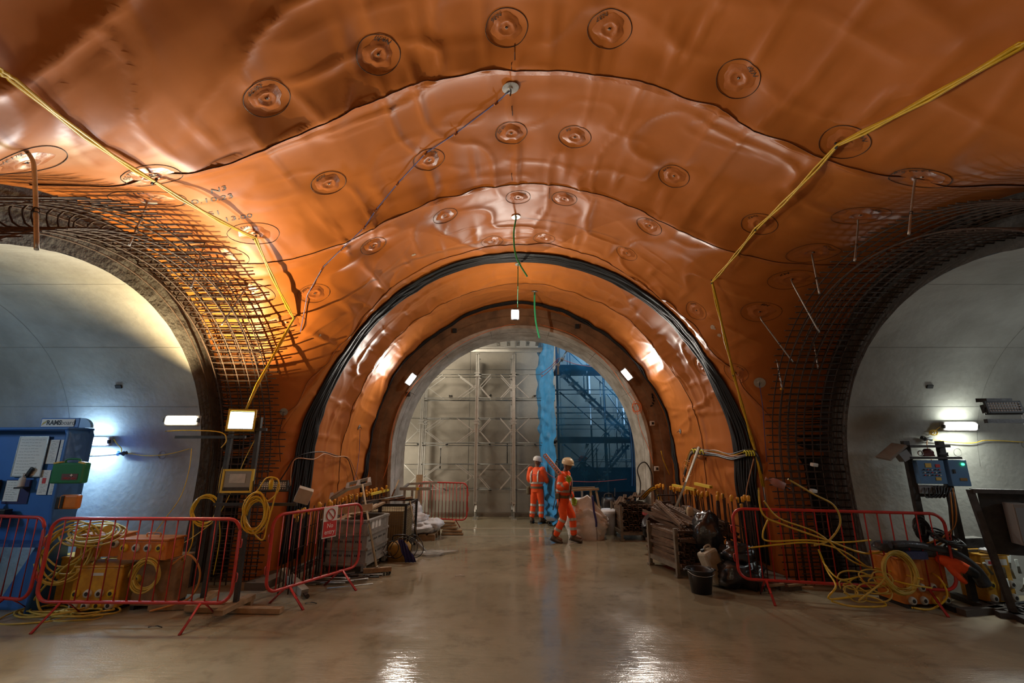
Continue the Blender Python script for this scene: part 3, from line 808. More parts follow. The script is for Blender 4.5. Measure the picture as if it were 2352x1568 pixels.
area('light_wall_right_up', wq + Vector((0, 0, .07)), wq + Vector((0, .12, 1)), .40, 4, (.93, 1, .90), .04)
area('light_wall_right_down', wq - Vector((0, 0, .07)), wq + Vector((0, .12, -1)), .40, 12, (.93, 1, .90), .04)
# ---------------------------------------------------------------- crowd barriers
def barrier(label, a, b, nb, W=None, hooks=True, lean=0):
    a = Vector((*a, 0)); b = Vector((*b, 0)); W = W or (b - a).length; mid = (a + b) / 2
    o = thing('crowd_barrier', label, 'barrier', mid, math.atan2(b.y - a.y, b.x - a.x), 'red crowd barriers')
    zb, zt, rc, r = .22, 1.10, .14, .019; h = W / 2
    P = []
    for cx, cz, s0 in ((h - rc, zt - rc, 0), (-h + rc, zt - rc, 90), (-h + rc, zb + rc, 180), (h - rc, zb + rc, 270)):
        for k in range(6):
            t = R_(s0 + 18 * k); P.append((cx + rc * math.cos(t), 0, cz + rc * math.sin(t)))
    MB().tube(P, r, 8, closed=True).build('frame', M_red, o)
    me = MB().tube([(0, 0, zb), (0, 0, zt)], .0085, 6).mesh('bar', M_red)
    for i in range(nb):
        q = link('bar', me, o); q.location = (-h + (i + 1) * W / (nb + 1), 0, 0)
    for s in (-1, 1):
        fx = s * (h - .32); mb = MB()
        mb.tube([(fx, -.30, .0), (fx, -.03, zb)], .016, 8); mb.tube([(fx, .30, .0), (fx, .03, zb)], .016, 8)
        mb.build('leg', M_red, o)
    if hooks:
        for s in (-1, 1):
            for z in (.48, .84):
                MB().tube([(s * h, 0, z + .05), (s * (h + .035), 0, z + .045), (s * (h + .04), 0, z), (s * (h + .035), 0, z - .045), (s * h, 0, z - .05)], .006, 6).build('hook', M_red, o)
    return o
barrier('red crowd barrier at the far left in front of the blue board', (-7.65, 6.15), (-5.5, 5.72), 15)
barrier('red crowd barrier in front of the yellow transformers on the left', (-5.36, 5.66), (-3.14, 5.62), 14)
bc = barrier('red crowd barrier with the No entry notice', (-2.93, 5.95), (-2.28, 7.32), 10)
barrier('red crowd barrier far back beyond the portal, left of the shoring', (-2.42, 12.42), (-1.12, 11.98), 13)
barrier('long red crowd barrier in front of the right rebar cage', (3.02, 6.62), (5.42, 6.08), 16)
# notice
M_paper = mat('paper_white', (.66, .66, .63), .6); M_signred = mat('sign_red', (.50, .03, .03), .5); M_signtxt = mat('sign_text', (.75, .72, .70), .6)
def frame_on(o_c, ux, uz):
    ux = Vector(ux).normalized(); uz = Vector(uz).normalized(); n = ux.cross(uz)
    return Matrix.Translation(o_c) @ Matrix((ux, uz, n)).transposed().to_4x4()
ux = Vector((1.37 * .43, 1.37 * .9, 0)); ux = Vector((-2.28 + 2.93, 7.32 - 5.95, 0)).normalized()
nrm = Vector((ux.y, -ux.x, 0)); sc_ = Vector((-2.93, 5.95, 0)).lerp(Vector((-2.28, 7.32, 0)), .58) + nrm * .03 + Vector((0, 0, .91))
o = thing('notice', 'white and red No entry notice hung on the crowd barrier', 'sign', sc_)
M = frame_on(Vector((0, 0, 0)), ux, Vector((0, 0, 1)))
q = MB().box((0, 0, 0), (.25, .40, .004)).build('board', M_paper, o, M)
q = MB().box((0, -.085, .004), (.23, .20, .003)).build('red_panel', M_signred, o, M)
mb = MB(); mb.tube([(.075 * math.cos(t), .10 + .075 * math.sin(t), .006) for t in np.linspace(0, 6.283, 28)[:-1]], .007, 6, closed=True); mb.bar((-.05, .15, .006), (.05, .05, .006), .012, .006, up=Vector((0, 1, 0)))
mb.build('prohibition_ring', M_signred, o, M)
text('lettering', 'No', M @ Matrix.Translation((0, -.045, .0065)), M_signtxt, o, .085); text('lettering', 'entry', M @ Matrix.Translation((0, -.125, .0065)), M_signtxt, o, .085)
MB().tube([(-.09, .19, .005), (-.09, .22, -.02)], .003, 5).tube([(.09, .19, .005), (.09, .22, -.02)], .003, 5).build('cable_tie', M_white, o, M)

# ---------------------------------------------------------------- coils
def coil_pts(c, n, R, turns, irr, seed, stretch=1.0, m=26):
    rg_ = random.Random(seed); n = Vector(n).normalized(); x, y = basis(n); P = []
    for k in range(turns * m):
        a = 2 * math.pi * k / m; t = k // m
        if k % m == 0: rr = R * (1 + rg_.uniform(-irr, irr)); dz = rg_.uniform(-.03, .03); cx = rg_.uniform(-irr, irr) * R; cy = rg_.uniform(-irr, irr) * R; sy = stretch * (1 + rg_.uniform(-irr, irr))
        P.append(Vector(c) + x * (cx + rr * math.cos(a)) + y * (cy + rr * sy * math.sin(a)) + n * (dz + .01 * math.sin(3 * a + t)))
    # smooth out the steps
    for _ in range(3): P = [P[0]] + [(P[i - 1] + P[i] * 2 + P[i + 1]) / 4 for i in range(1, len(P) - 1)] + [P[-1]]
    return P
def coil(label, c, n, R, turns, r=.009, m=M_yel, irr=.15, seed=0, stretch=1.0, tail=None, group=None):
    P = coil_pts((0, 0, 0), n, R, turns, irr, seed, stretch)
    o = thing('cable_coil', label, 'cable coil', c, group=group)
    mb = MB(); mb.tube(P, r, 6); mb.build('cable', m, o)
    if tail:
        mb = MB(); mb.tube(wpts([P[-1]] + [Vector(p) - Vector(c) for p in tail], 8), r, 6); mb.build('loose_end', m, o)
    return o

# ---------------------------------------------------------------- lighting stands on the left
def flood(label, c, dirn, W, H, body, glass, power=0, col=(1, 1, 1), led=False, framecol=None, on=False):
    d = Vector(dirn).normalized(); x = d.cross(Vector((0, 0, 1))).normalized() * -1; y = d.cross(x) * -1
    if y.z < 0: y = -y
    M = Matrix((x, y, x.cross(y))).transposed().to_4x4()
    if (M.to_3x3() @ Vector((0, 0, 1))).dot(d) < 0: M = Matrix((-x, y, (-x).cross(y))).transposed().to_4x4()
    o = thing('floodlight', label, 'floodlight', c)
    MB().loft([((0, 0, -.10), (W * .28, 0, 0), (0, H * .28, 0), .5), ((0, 0, -.04), (W * .45, 0, 0), (0, H * .45, 0), .35), ((0, 0, .0), (W * .5, 0, 0), (0, H * .5, 0), .3)], 24).build('housing', body, o, M)
    f = MB()
    for s in (-1, 1):
        f.box((s * (W / 2), 0, .005), (.024, H + .024, .035)); f.box((0, s * (H / 2), .005), (W, .024, .035))
    f.build('bezel', framecol or body, o, M)
    g = MB().box((0, 0 if on else .02, .008), (W - .03, (H - .03) if not on else H * .80, .008)); g.build('glass', glass, o, M)
    if not on and not led:
        k = MB(); k.box((.0, .03, .016), (W * .55, H * .42, .004)); k.build('reflector', M_galv, o, M)
        k = MB(); k.box((0, -H * .37, .015), (W - .05, H * .16, .006)); k.build('driver_cover', M_steel_dark, o, M)
    if led:
        k = MB()
        for i in range(12):
            for j in range(4): k.ball((-W / 2 + W * (i + .5) / 12, -H / 2 + H * (j + .5) / 4, .014), min(W / 28, H / 10), 4)
        k.build('lens_grid', mat('lens_clear', (.55, .55, .55), .2, spec=.8), o, M, kind='stuff')
        k = MB()
        for i in range(9): k.box((-W * .45 + W * .9 * i / 8, 0, -.07), (.006, H * .8, .08))
        k.build('heat_sink', M_steel_dark, o, M)
    b = MB(); b.tube([(-W / 2 - .02, 0, 0), (-W / 2 - .02, -H * .62, -.03), (W / 2 + .02, -H * .62, -.03), (W / 2 + .02, 0, 0)], .009, 6); b.build('bracket', M_steel_dark, o, M)
    if power:
        area('light_flood', Vector(c) + d * .06, Vector(c) + d * 2, W, power, col, H, 150)
    return o
def stand(label, x, y, top, lean=(0, 0), base_rot=.3, arms=()):
    o = thing('lamp_stand', label, 'stand', (x, y, 0))
    tp = Vector((lean[0], lean[1], top))
    MB().bar((0, 0, .05), tp, .05, .05, up=Vector((0, 1, 0))).build('post', M_steel_dark, o)
    for k, (l, wd) in enumerate(((1.15, .10), (.62, .11))):
        a = base_rot + k * math.pi / 2; d = Vector((math.cos(a), math.sin(a), 0)) * l / 2
        MB().bar(-d + Vector((0, 0, .035 + .055 * k)), d + Vector((0, 0, .035 + .055 * k)), wd, .055).build('base_timber', M_wood, o)
    for (z, x0, x1) in arms:
        MB().bar(tp * (z / top) + Vector((x0, -.03, 0)), tp * (z / top) + Vector((x1, -.03, 0)), .035, .035).build('cross_arm', M_steel_dark, o)
    return o
pA = (-3.80, 6.18); stand('dark lamp stand carrying the oblong yellowish lamp', *pA, 2.16, (.0, .1), .15, ((2.05, -.72, .22),))
pB = (-3.30, 6.02); stand('dark lamp stand carrying the blazing floodlight and the yellow cable loop', *pB, 2.30, (-.02, .05), -.05, ((1.22, -.42, .62), (2.14, -.42, .12)))
c = atY(420, 966, 6.1)
batten('stand_lamp', 'yellowish oblong lamp on the stand beside the left passage', c, (1, 0, 0), (.12, -1, .1), .40, .11, E_warm, 60, (1, .88, .58))
spot('light_stand_lamp_up', c + Vector((.22, -.08, .16)), c + Vector((.9, -.5, 2.2)), 620, (1, .72, .36), 140, .9, 0)
c2 = atY(555, 965, 5.97)
flood('square floodlight blazing white on the lamp stand', c2, (.35, -1, .12), .30, .26, mat('flood_body', (.03, .03, .03), .5), E_cool, 80, (.93, .96, 1.0), framecol=mat('flood_yellow', (.62, .46, .05), .45), on=True)
c3 = atY(546, 1104, 5.93)
flood('unlit square floodlight with a yellow frame, below the blazing one', c3, (.1, -1, .05), .345, .26, MATS['flood_body'], mat('dusty_glass', (.22, .23, .22), .25, spec=.8), framecol=MATS['flood_yellow'])
c4 = atY(628, 1115, 5.98)
flood('unlit black LED floodlight behind the hanging yellow cable', c4, (.1, -1, .1), .33, .105, MATS['flood_body'], mat('led_panel', (.25, .26, .26), .3), led=True)
# hanging yellow cable
cc = atY(588, 1180, 5.86)
coil('long loop of yellow cable hanging from the lamp stand', cc, (.1, -1, 0), .135, 9, .0085, M_yel, .20, 4, 1.75, tail=[atY(600, 1240, 5.84), atY(615, 1200, 5.84), atY(640, 1110, 5.85)])
P = [atY(u, v, 5.85) for u, v in ((565, 1190), (560, 1165), (585, 1140), (615, 1150), (640, 1125), (637, 1100), (612, 1098), (590, 1128), (560, 1150))]
cable('yellow_cable', 'loose yellow loop draped over the unlit LED floodlight', wpts(P, 8), .0085, cat='cable')
k = MB(); p = atY(623, 1110, 5.84); k.tube([p + Vector((0, 0, .06)), p + Vector((0, 0, .03)), p, p + Vector((0, 0, -.07))], [.018, .026, .026, .022], 12)
k.build('cable_plug', M_yel, label='yellow plug hanging in front of the unlit LED floodlight', category='plug')
coil('yellow cable coil hung on the left passage jamb', atY(470, 1172, 6.35), (.2, -1, 0), .17, 7, .008, M_yel, .14, 9, 1.2, tail=[atY(440, 1250, 6.3), atY(400, 1310, 6.3), atY(330, 1372, 6.3)])
P = [atY(u, v, 6.15) for u, v in ((380, 990), (430, 988), (505, 992), (520, 1010), (508, 1028))]
cable('yellow_cable', 'short yellow cable along the arm of the lamp stand', wpts(P, 6), .007)
for pts, l, mm in (([(515, 1060), (505, 1100), (500, 1160), (505, 1230), (490, 1320)], 'yellow cable running down the lamp stand post', M_yel),
                   ([(585, 1010), (560, 1060), (535, 1120), (500, 1185), (455, 1225), (400, 1260)], 'yellow cable slanting behind the stands', M_yel),
                   ([(440, 1030), (434, 1080), (415, 1140), (380, 1190), (350, 1230)], 'thin yellow cable hanging down the left passage wall', M_yel)):
    cable('yellow_cable', l, wpts([atY(u, v, 6.3) for u, v in pts], 6), .005, mm)
# wall cable, left passage
pl = [side_wall_pt(u, v)[0] + side_wall_pt(u, v)[1] * .02 for u, v in ((60, 1030), (150, 1042), (215, 1044), (285, 1040), (340, 1046), (390, 1042), (437, 1030))]
cable('yellow_cable', 'pale yellow cable looped along the left passage wall', wpts(pl, 5), .0055)
c, n = side_wall_pt(286, 1040); o = thing('cable_coupler', 'blue cable coupler on the left passage wall', 'connector', c + n * .05)
MB().tube([(-.05, 0, 0), (.03, 0, 0)], .035, 12).build('body', mat('blue_plastic', (.05, .16, .45), .4), o); MB().tube([(.03, 0, 0), (.07, 0, .01)], .026, 10).build('collar', M_steel_dark, o)
pl = [c + n * .06, c + n * .06 + Vector((-.01, 0, .07)), c + n * .07 + Vector((-.07, 0, .13)), LWL + n * .05 + Vector((.25, 0, .02))]
cable('yellow_cable', 'short yellow cable from the coupler to the cool wall lamp', wpts(pl, 6), .007)
# right passage wall
c, n = side_wall_pt(2124, 1006); o = thing('cable_coupler', 'grey cable coupler on the right passage wall', 'connector', c + n * .05)
MB().tube([(-.05, 0, 0), (.04, 0, 0)], .036, 12).build('body', mat('grey_plastic', (.20, .22, .24), .5), o); MB().tube([(-.09, 0, .02), (-.05, 0, 0)], .026, 10).build('collar', M_steel_dark, o)
pl = [c + n * .05, side_wall_pt(2180, 1014)[0] + n * .03, side_wall_pt(2230, 1016)[0] + n * .03, side_wall_pt(2262, 1010)[0] + n * .03, side_wall_pt(2345, 1014)[0] + n * .03]
cable('yellow_cable', 'yellow cable looped along the right passage wall', wpts(pl, 6), .006)
coil('small yellow cable coil beside the right wall lamp', side_wall_pt(2138, 992)[0] + n * .05, n, .05, 4, .005, M_yel, .1, 3, .7, tail=[RWL + n * .05 + Vector((-.24, 0, -.02))])
cable('orange_cable', 'orange cable hanging from the coupler on the right wall', wpts([c + n * .05, c + n * .05 + Vector((-.05, -.02, -.12)), c + n * .1 + Vector((-.07, -.05, -.5))], 6), .006, mat('orange_cable', (.52, .22, .05), .5))

# ---------------------------------------------------------------- site transformers
def socket(mb_face, c, r, parent, m=M_white):
    pass
def transformer(label, c, rz, W, D, H, m, nsock, sock_rows=1, taper=.0, handle=True, feet=True, lid=True):
    o = thing('transformer', label, 'transformer', c, rz)
    z0 = .05 if feet else 0
    MB().loft([((0, 0, z0), (W / 2, 0, 0), (0, D / 2, 0), .12), ((0, 0, z0 + .02), (W / 2, 0, 0), (0, D / 2, 0), .12), ((0, 0, H - .02), (W / 2 - taper, 0, 0), (0, D / 2 - taper, 0), .12), ((0, 0, H), (W / 2 - taper - .01, 0, 0), (0, D / 2 - taper - .01, 0), .12)], 28, smooth=False).build('case', m, o)
    if lid: MB().box((0, 0, H + .006), (W + .02 - 2 * taper, D + .02 - 2 * taper, .022), bev=.006).build('lid', m, o)
    if handle: MB().tube(wpts([(-.08, 0, H + .01), (-.08, 0, H + .06), (.08, 0, H + .06), (.08, 0, H + .01)], 4), .008, 6).build('handle', m, o)
    if feet:
        for s in (-1, 1): MB().box((s * (W / 2 - .05), 0, .025), (.05, D, .05)).build('skid', M_steel_dark, o)
    for rI in range(sock_rows):
        for k in range(nsock):
            x = -W * .36 + W * .72 * (k / max(nsock - 1, 1)); z = H * (.62 if sock_rows == 1 else (.42 - .26 * rI))
            s_ = MB(); M = Matrix.Rotation(math.pi / 2, 3, 'X')
            r = min(.042, W * .34 / nsock)
            s_.lathe([(r * 1.15, 0), (r * 1.15, .012), (r, .03), (r * .7, .034), (.001, .034)], (0, 0, 0), 14, 0, M)
            q = s_.build('socket', MATS['sock'] if (k + rI) % 3 else M_yel, o); q.location = (x, -D / 2 + .004, z)
            MB().lathe([(r * .55, .035), (.001, .037)], (0, 0, 0), 10, 0, M).build('socket_flap', M_steel_dark, q)
    return o
mat('sock', (.60, .58, .50), .5, var=.3, vscale=40)
o = transformer('yellow steel transformer with two rows of sockets behind the left barrier', (-5.02, 6.22, 0), .06, .56, .42, .50, M_yelbox, 4, 2)
MB().box((0, -.212, .42), (.14, .004, .03)).build('rating_plate', M_white, o)
o = transformer('dirty orange transformer right of the yellow one, carrying a long socket box', (-4.42, 6.3, 0), -.05, .44, .40, .56, mat('brown_orange', (.30, .15, .05), .6, var=.5, vscale=6), 1, 1, handle=False)
o = transformer('long orange socket box with four white sockets on the dirty transformer', (-4.52, 6.16, .58), -.04, .62, .30, .22, M_orgbox, 4, 1, feet=False)
o = transformer('orange socket box under the tangle of yellow cable', (-5.18, 6.26, .59), .12, .52, .28, .24, M_orgbox, 3, 1, feet=False, handle=False)
o = transformer('small yellow transformer at the left, half behind the first', (-5.58, 6.35, 0), .1, .36, .28, .56, M_yelbox, 1, 1, handle=False)
coil('tangle of yellow cable heaped on the orange socket box', (-5.22, 6.08, .86), (.2, -.5, 1), .24, 9, .011, mat('dirty_yellow_cable', (.60, .42, .06), .5, var=.3), .28, 21, .75)
coil('yellow cable looped down over the left transformers', (-5.42, 5.98, .62), (.5, -1, .3), .22, 6, .011, MATS['dirty_yellow_cable'], .3, 22, 1.2)
coil('round yellow cable coil hanging on the front of the dirty transformer', (-4.40, 5.98, .42), (.1, -1, 0), .15, 8, .010, MATS['dirty_yellow_cable'], .12, 23, 1.1)
coil('yellow cable spread on the floor behind the left barrier', (-5.45, 5.95, .03), (0, 0, 1), .36, 5, .010, MATS['dirty_yellow_cable'], .3, 24, .6)
coil('flattened yellow cable on the floor below the yellow transformer', (-4.95, 5.9, .03), (0, 0, 1), .28, 4, .010, MATS['dirty_yellow_cable'], .35, 25, .5)
for i, (P, l) in enumerate((([(-5.5, 6.05, .5), (-5.62, 5.95, .3), (-5.5, 5.9, .06), (-5.2, 5.85, .02), (-4.8, 5.84, .02)], 'yellow cable trailing from the left transformer to the floor'),
                            ([(-5.1, 6.0, .75), (-5.35, 5.9, .5), (-5.6, 5.95, .25), (-5.75, 6.0, .03)], 'yellow cable drooping at the far left of the transformers'),
                            ([(-4.2, 6.1, .5), (-4.0, 6.1, .62), (-3.86, 6.15, .4), (-3.95, 6.15, .12), (-4.3, 6.0, .02)], 'orange cable arching right of the dirty transformer'))):
    cable('yellow_cable' if i < 2 else 'orange_cable', l, wpts(P, 8), .012, MATS['dirty_yellow_cable'] if i < 2 else MATS['orange_cable'])
for i, (x, y, z, rz) in enumerate(((-5.35, 5.97, .78, .3), (-4.98, 5.95, .95, -.6))):
    o = thing('cable_coupler', ['yellow industrial coupler lying on the left cable tangle', 'large brown industrial plug on top of the cable tangle'][i], 'connector', (x, y, z), rz)
    MB().tube([(-.09, 0, 0), (-.05, 0, 0), (.04, 0, 0), (.05, 0, 0), (.11, 0, 0)], [.02, .03, .032, .042, .044], 12).build('body', [M_white, MATS['dirty_yellow_cable']][i], o)
    MB().tube([(-.13, 0, 0), (-.09, 0, 0)], [.012, .02], 10).build('gland', M_steel_dark, o)

# ---------------------------------------------------------------- blue information board
M_blue = mat('board_blue', (.035, .14, .42), .45, var=.12, vscale=3); M_blue2 = mat('board_blue_dark', (.02, .075, .25), .5)
BX, BY = -5.66, 6.18
o = thing('notice_board', 'tall blue site information board with notices behind the left barriers', 'board', (BX, BY, 0), R_(-4))
Wd = 2.2
MB().box((-Wd / 2, .06, 1.42), (Wd, .05, 1.42)).build('back_panel', M_blue, o)
s_ = MB(); s_.loft([((-.02, -.06, .0), (.03, 0, 0), (0, .20, 0), .2), ((-.03, -.06, .9), (.03, 0, 0), (0, .12, 0), .2), ((-.03, -.06, 1.2), (.03, 0, 0), (0, .17, 0), .2), ((-.03, -.06, 2.08), (.03, 0, 0), (0, .17, 0), .2), ((-.06, -.06, 2.14), (.03, 0, 0), (0, .17, 0), .2)], 16); s_.build('side_panel', M_blue, o)
MB().box((-Wd / 2 - .02, -.06, 2.15), (Wd, .36, .035), bev=.015).build('canopy', M_blue, o)
MB().box((-.14, .02, 1.45), (.24, .04, 1.30)).build('edge_panel', M_blue, o)
MB().box((-Wd / 2, -.02, .74), (Wd, .34, .04)).build('shelf', M_blue2, o)
lo = MB(); lo.add([(-.62, -.10, 0), (-.12, -.10, 0), (-.03, -.10, .72), (-.03, -.10, .9), (-.25, -.10, .72), (-.62, -.06, 0), (-.12, -.06, 0), (-.03, -.06, .72), (-.03, -.06, .9), (-.25, -.06, .72)],
                  [(0, 1, 2, 3, 4), (9, 8, 7, 6, 5), (0, 5, 6, 1), (1, 6, 7, 2), (2, 7, 8, 3), (3, 8, 9, 4), (4, 9, 5, 0)]); lo.build('leg_panel', M_blue, o)
lo = MB(); lo.add([(-2.0, -.10, 0), (-.95, -.10, 0), (-1.10, -.10, .72), (-1.9, -.10, .72), (-2.0, -.06, 0), (-.95, -.06, 0), (-1.10, -.06, .72), (-1.9, -.06, .72)],
                  [(0, 1, 2, 3), (7, 6, 5, 4), (0, 4, 5, 1), (1, 5, 6, 2), (2, 6, 7, 3), (3, 7, 4, 0)]); lo.build('leg_panel', M_blue, o)
MB().box((-.40, -.0, 2.235), (.56, .05, .13), bev=.01).build('header_box', M_blue, o)
MB().add([(-.12 + .17 * math.cos(t) * (1 if t < 1.6 else 1), y, 2.17 + .13 * math.sin(t)) for y in (.02, -.02) for t in np.linspace(0, math.pi / 2, 7)] + [(-.12, .02, 2.17), (-.12, -.02, 2.17)],
         [tuple(range(7)) + (14,), tuple(reversed(range(7, 14))) + (15,)] + [(k, k + 1, k + 8, k + 7) for k in range(6)]).build('header_fin', mat('board_blue_pale', (.12, .30, .62), .4), o)
hp = MB().box((-.42, -.030, 2.235), (.47, .006, .10)).build('header_plate', M_paper, o)
MF = lambda x, y, z: Matrix.Translation((x, y, z)) @ Matrix.Rotation(math.pi / 2, 4, 'X')
text('lettering', 'RAMS', MF(-.475, -.034, 2.235), M_ink_shade, hp, .085, bold=.003)
text('lettering', 'board', MF(-.275, -.034, 2.235), MATS.get('grey_txt') or mat('grey_txt', (.10, .10, .10), .6), hp, .085)
lg = MB()
for k, (dx, dz) in enumerate(((-.02, -.012), (0, 0), (.02, .012))): lg.bar((-.615 + dx - .012, -.035, 2.235 + dz - .02), (-.615 + dx + .012, -.035, 2.235 + dz + .02), .008, .003, up=Vector((0, 1, 0)))
lg.build('emblem', mat('gold', (.45, .38, .08), .5), hp)
def scribble(parent, x0, z0, w_, h_, rows, seed, m=M_ink_shade, y=-.004, lw=.0016):
    rg_ = random.Random(seed); mb = MB()
    for r in range(rows):
        z = z0 - h_ * (r + .5) / rows; x = x0 + rg_.uniform(0, .02)
        while x < x0 + w_ * rg_.uniform(.6, 1):
            l = rg_.uniform(.015, .05); mb.box((x + l / 2, y, z + rg_.uniform(-.003, .003)), (l, .001, lw * 2)); x += l + .012
    mb.build('handwriting', m, parent, kind='stuff')
def sheet(name, label, x, z, w_, h_, rows, seed, m=None, y=.02, ink=None):
    q = MB().box((0, 0, 0), (w_, .006, h_)).build('sheet', m or M_paper, o); q.name = name; q.location = (x, y, z)
    if label: q['label'] = label
    scribble(q, -w_ / 2 + .02, h_ / 2 - .015, w_ - .05, h_ - .03, rows, seed, ink or MATS['grey_txt']); return q
wbd = sheet('whiteboard', 'white board covered in faint handwriting', -.74, 1.80, .40, .50, 12, 3, y=.0)
fr = MB()
for s in (-1, 1): fr.box((s * .205, 0, 0), (.014, .012, .51)); fr.box((0, 0, s * .255), (.42, .012, .014))
fr.build('frame', M_galv, wbd)
for (x, z, sd) in ((-.455, 1.86, 5), (-.30, 1.86, 6), (-.48, 1.47, 7), (-.32, 1.47, 8)):
    q = sheet('leaflet', '', x, z, .135, .31, 14, sd)
    if sd == 7: MB().box((.0, -.005, .02), (.05, .002, .07)).build('red_note', M_signred, q)
q = sheet('clipboard', 'white form on a dark blue clipboard', -.90, 1.36, .21, .26, 8, 9); MB().box((.06, .006, -.01), (.36, .004, .30)).build('backing_board', mat('navy', (.02, .02, .09), .5), q)
MB().box((-.66, -.03, 1.60), (.05, .03, .13), (0, R_(30), 0), bev=.01).build('board_eraser', M_black, o)
# chevron tape on the edge
ch = MB(); ch2 = MB()
ch.box((-.10, -.002, 1.50), (.10, .004, 1.05))
for k in range(8):
    z = 1.02 + k * .14; ch2.add([(-.15, -.006, z), (-.05, -.006, z + .09), (-.05, -.006, z + .15), (-.15, -.006, z + .06)], [(0, 1, 2, 3)])
q = ch.build('hazard_tape', M_black, o); ch2.build('hazard_stripe', mat('hazard_yellow', (.55, .40, .08), .5), q)
# bottles and box on the board's shelf
def bottle(label, p):
    b = thing('pump_bottle', label, 'bottle', p)
    MB().lathe([(.001, 0), (.034, 0), (.036, .01), (.036, .09), (.03, .11), (.014, .12), (.014, .13)], n=14).build('body', M_white, b)
    MB().lathe([(.016, .13), (.016, .145), (.006, .147), (.006, .17), (.001, .17)], n=10).tube([(0, 0, .165), (.035, 0, .162)], .005, 6).build('nozzle', M_white, b); return b
brd = Matrix.Translation((BX, BY, 0)) @ Matrix.Rotation(R_(-4), 4, 'Z')
bottle('white nozzle bottle in front of the clipboard on the blue board', brd @ Vector((-.70, -.06, 1.42)))
MB().box(brd @ Vector((-.70, -.04, 1.405)), (.12, .1, .02)).build('wire_tray', M_steel_dark, label='small dark tray under the white nozzle bottle', category='tray')
bottle('lower white nozzle bottle at the far left of the blue board', brd @ Vector((-1.0, -.06, 1.10)))
q = thing('storage_tray', 'black tray on the blue board at the far left', 'tray', brd @ Vector((-.92, -.06, 1.03)), R_(-4)); MB().box((0, 0, .02), (.34, .16, .05), bev=.008).build('tray', M_black, q); MB().box((.02, -.01, .08), (.26, .1, .07), bev=.01).build('case', M_black, q)
q = thing('dispenser_box', 'red and white box at the far left edge of the board', 'box', brd @ Vector((-1.18, -.04, 1.40)), R_(-4)); MB().box((0, 0, 0), (.24, .1, .20), bev=.006).build('box', M_steel_dark, q)
MB().box((0, -.053, .02), (.2, .004, .14)).build('white_label', M_paper, q); MB().box((-.02, -.057, .0), (.11, .004, .09)).build('red_label', M_signred, q)
# first aid case
p = atY(163, 1082, 5.92)
q = thing('first_aid_case', 'green first aid case hanging on the edge of the blue board', 'first aid kit', p, R_(6)); M_green2 = mat('first_aid_green', (.015, .16, .065), .35)
MB().box((0, 0, -.02), (.37, .11, .25), bev=.02).build('case', M_green2, q)
MB().tube(wpts([(-.08, 0, .10), (-.07, 0, .145), (.07, 0, .145), (.08, 0, .10)], 5), .012, 8).build('handle', M_green2, q)
for s in (-1, 1): MB().box((s * .14, -.02, .105), (.07, .08, .018), (0, s * .2, 0)).build('latch', MATS['hazard_yellow'], q)
q2 = MB().box((.04, -.057, -.065), (.18, .004, .075)).build('label_panel', mat('dark_maroon', (.10, .04, .04), .5), q)
MB().box((.06, -.061, -.045), (.030, .003, .009)).box((.06, -.061, -.045), (.009, .003, .030)).build('white_cross', M_paper, q2)
text('lettering', 'FIRST AID', MF(.045, -.061, -.083), MATS['sign_red'], q2, .034)
p = atY(160, 1152, 5.94)
q = thing('orange_case', 'small orange case hanging below the green first aid case', 'case', p, R_(6))
MB().box((.01, 0, 0), (.22, .08, .17), bev=.025).build('case', M_orgbox, q); MB().box((-.055, -.012, .0), (.035, .08, .15), bev=.008).build('strap', M_black, q); MB().box((-.12, .01, -.01), (.05, .07, .15), bev=.01).build('dark_flap', M_black, q)
q = thing('hi_vis_bundle', 'bit of orange cloth at the far left below the board', 'cloth', brd @ Vector((-1.02, -.2, .80)))
mb = MB(); mb.loft([((0, 0, -.17), (.05, 0, 0), (0, .03, 0)), ((.01, 0, -.08), (.08, 0, 0), (0, .05, 0)), ((-.01, 0, .02), (.07, 0, 0), (0, .05, 0)), ((0, 0, .1), (.03, 0, 0), (0, .03, 0))], 12); mb.build('cloth', mat('hivis', (.95, .10, .008), .6, var=.2, vscale=9), q)
# ---------------------------------------------------------------- shoring against the far wall
M_alu = mat('aluminium', (.52, .51, .48), .38, .7, var=.2, vscale=10)
def xy(u, v, Y): p = atY(u, v, Y); return p.x, p.z
posts = []
def shoring_post(label, x, Y, ztop, group='aluminium shoring posts'):
    o = thing('shoring_post', label, 'post', (x, Y, 0))
    p = MB()
    for s in (-1, 1): p.box((s * .032, 0, (ztop + .38) / 2), (.022, .075, ztop - .38)); 
    p.box((0, 0, (ztop + .38) / 2), (.05, .02, ztop - .38)); p.build('channel_profile', M_alu, o)
    MB().tube([(0, 0, .0), (0, 0, .42)], .026, 10).build('screw_jack', M_galv, o)
    MB().box((0, 0, .008), (.16, .16, .016)).build('base_plate', M_galv, o)
    MB().box((0, 0, .44), (.10, .10, .03)).build('collar', M_galv, o)
    for z in (2.78, 4.2):
        if z < ztop - .2:
            q = MB().box((0, 0, z), (.17, .11, .03)).box((0, 0, z - .09), (.17, .11, .03)).box((0, 0, z - .045), (.115, .09, .07)); q.build('joint_flange', M_galv, o)
    MB().box((0, 0, ztop), (.12, .12, .02)).build('head_plate', M_galv, o)
    return o
PX = []
for (u, Y, zt, l) in ((967, 13.75, 3.9, 'leftmost front aluminium shoring post before the far wall'), (1094, 13.75, 4.82, 'middle front aluminium shoring post before the far wall'), (1180, 13.75, 4.82, 'right front aluminium shoring post, beside the blue netting')):
    x = xy(u, 1000, Y)[0]; PX.append(x); shoring_post(l, x, Y, zt)
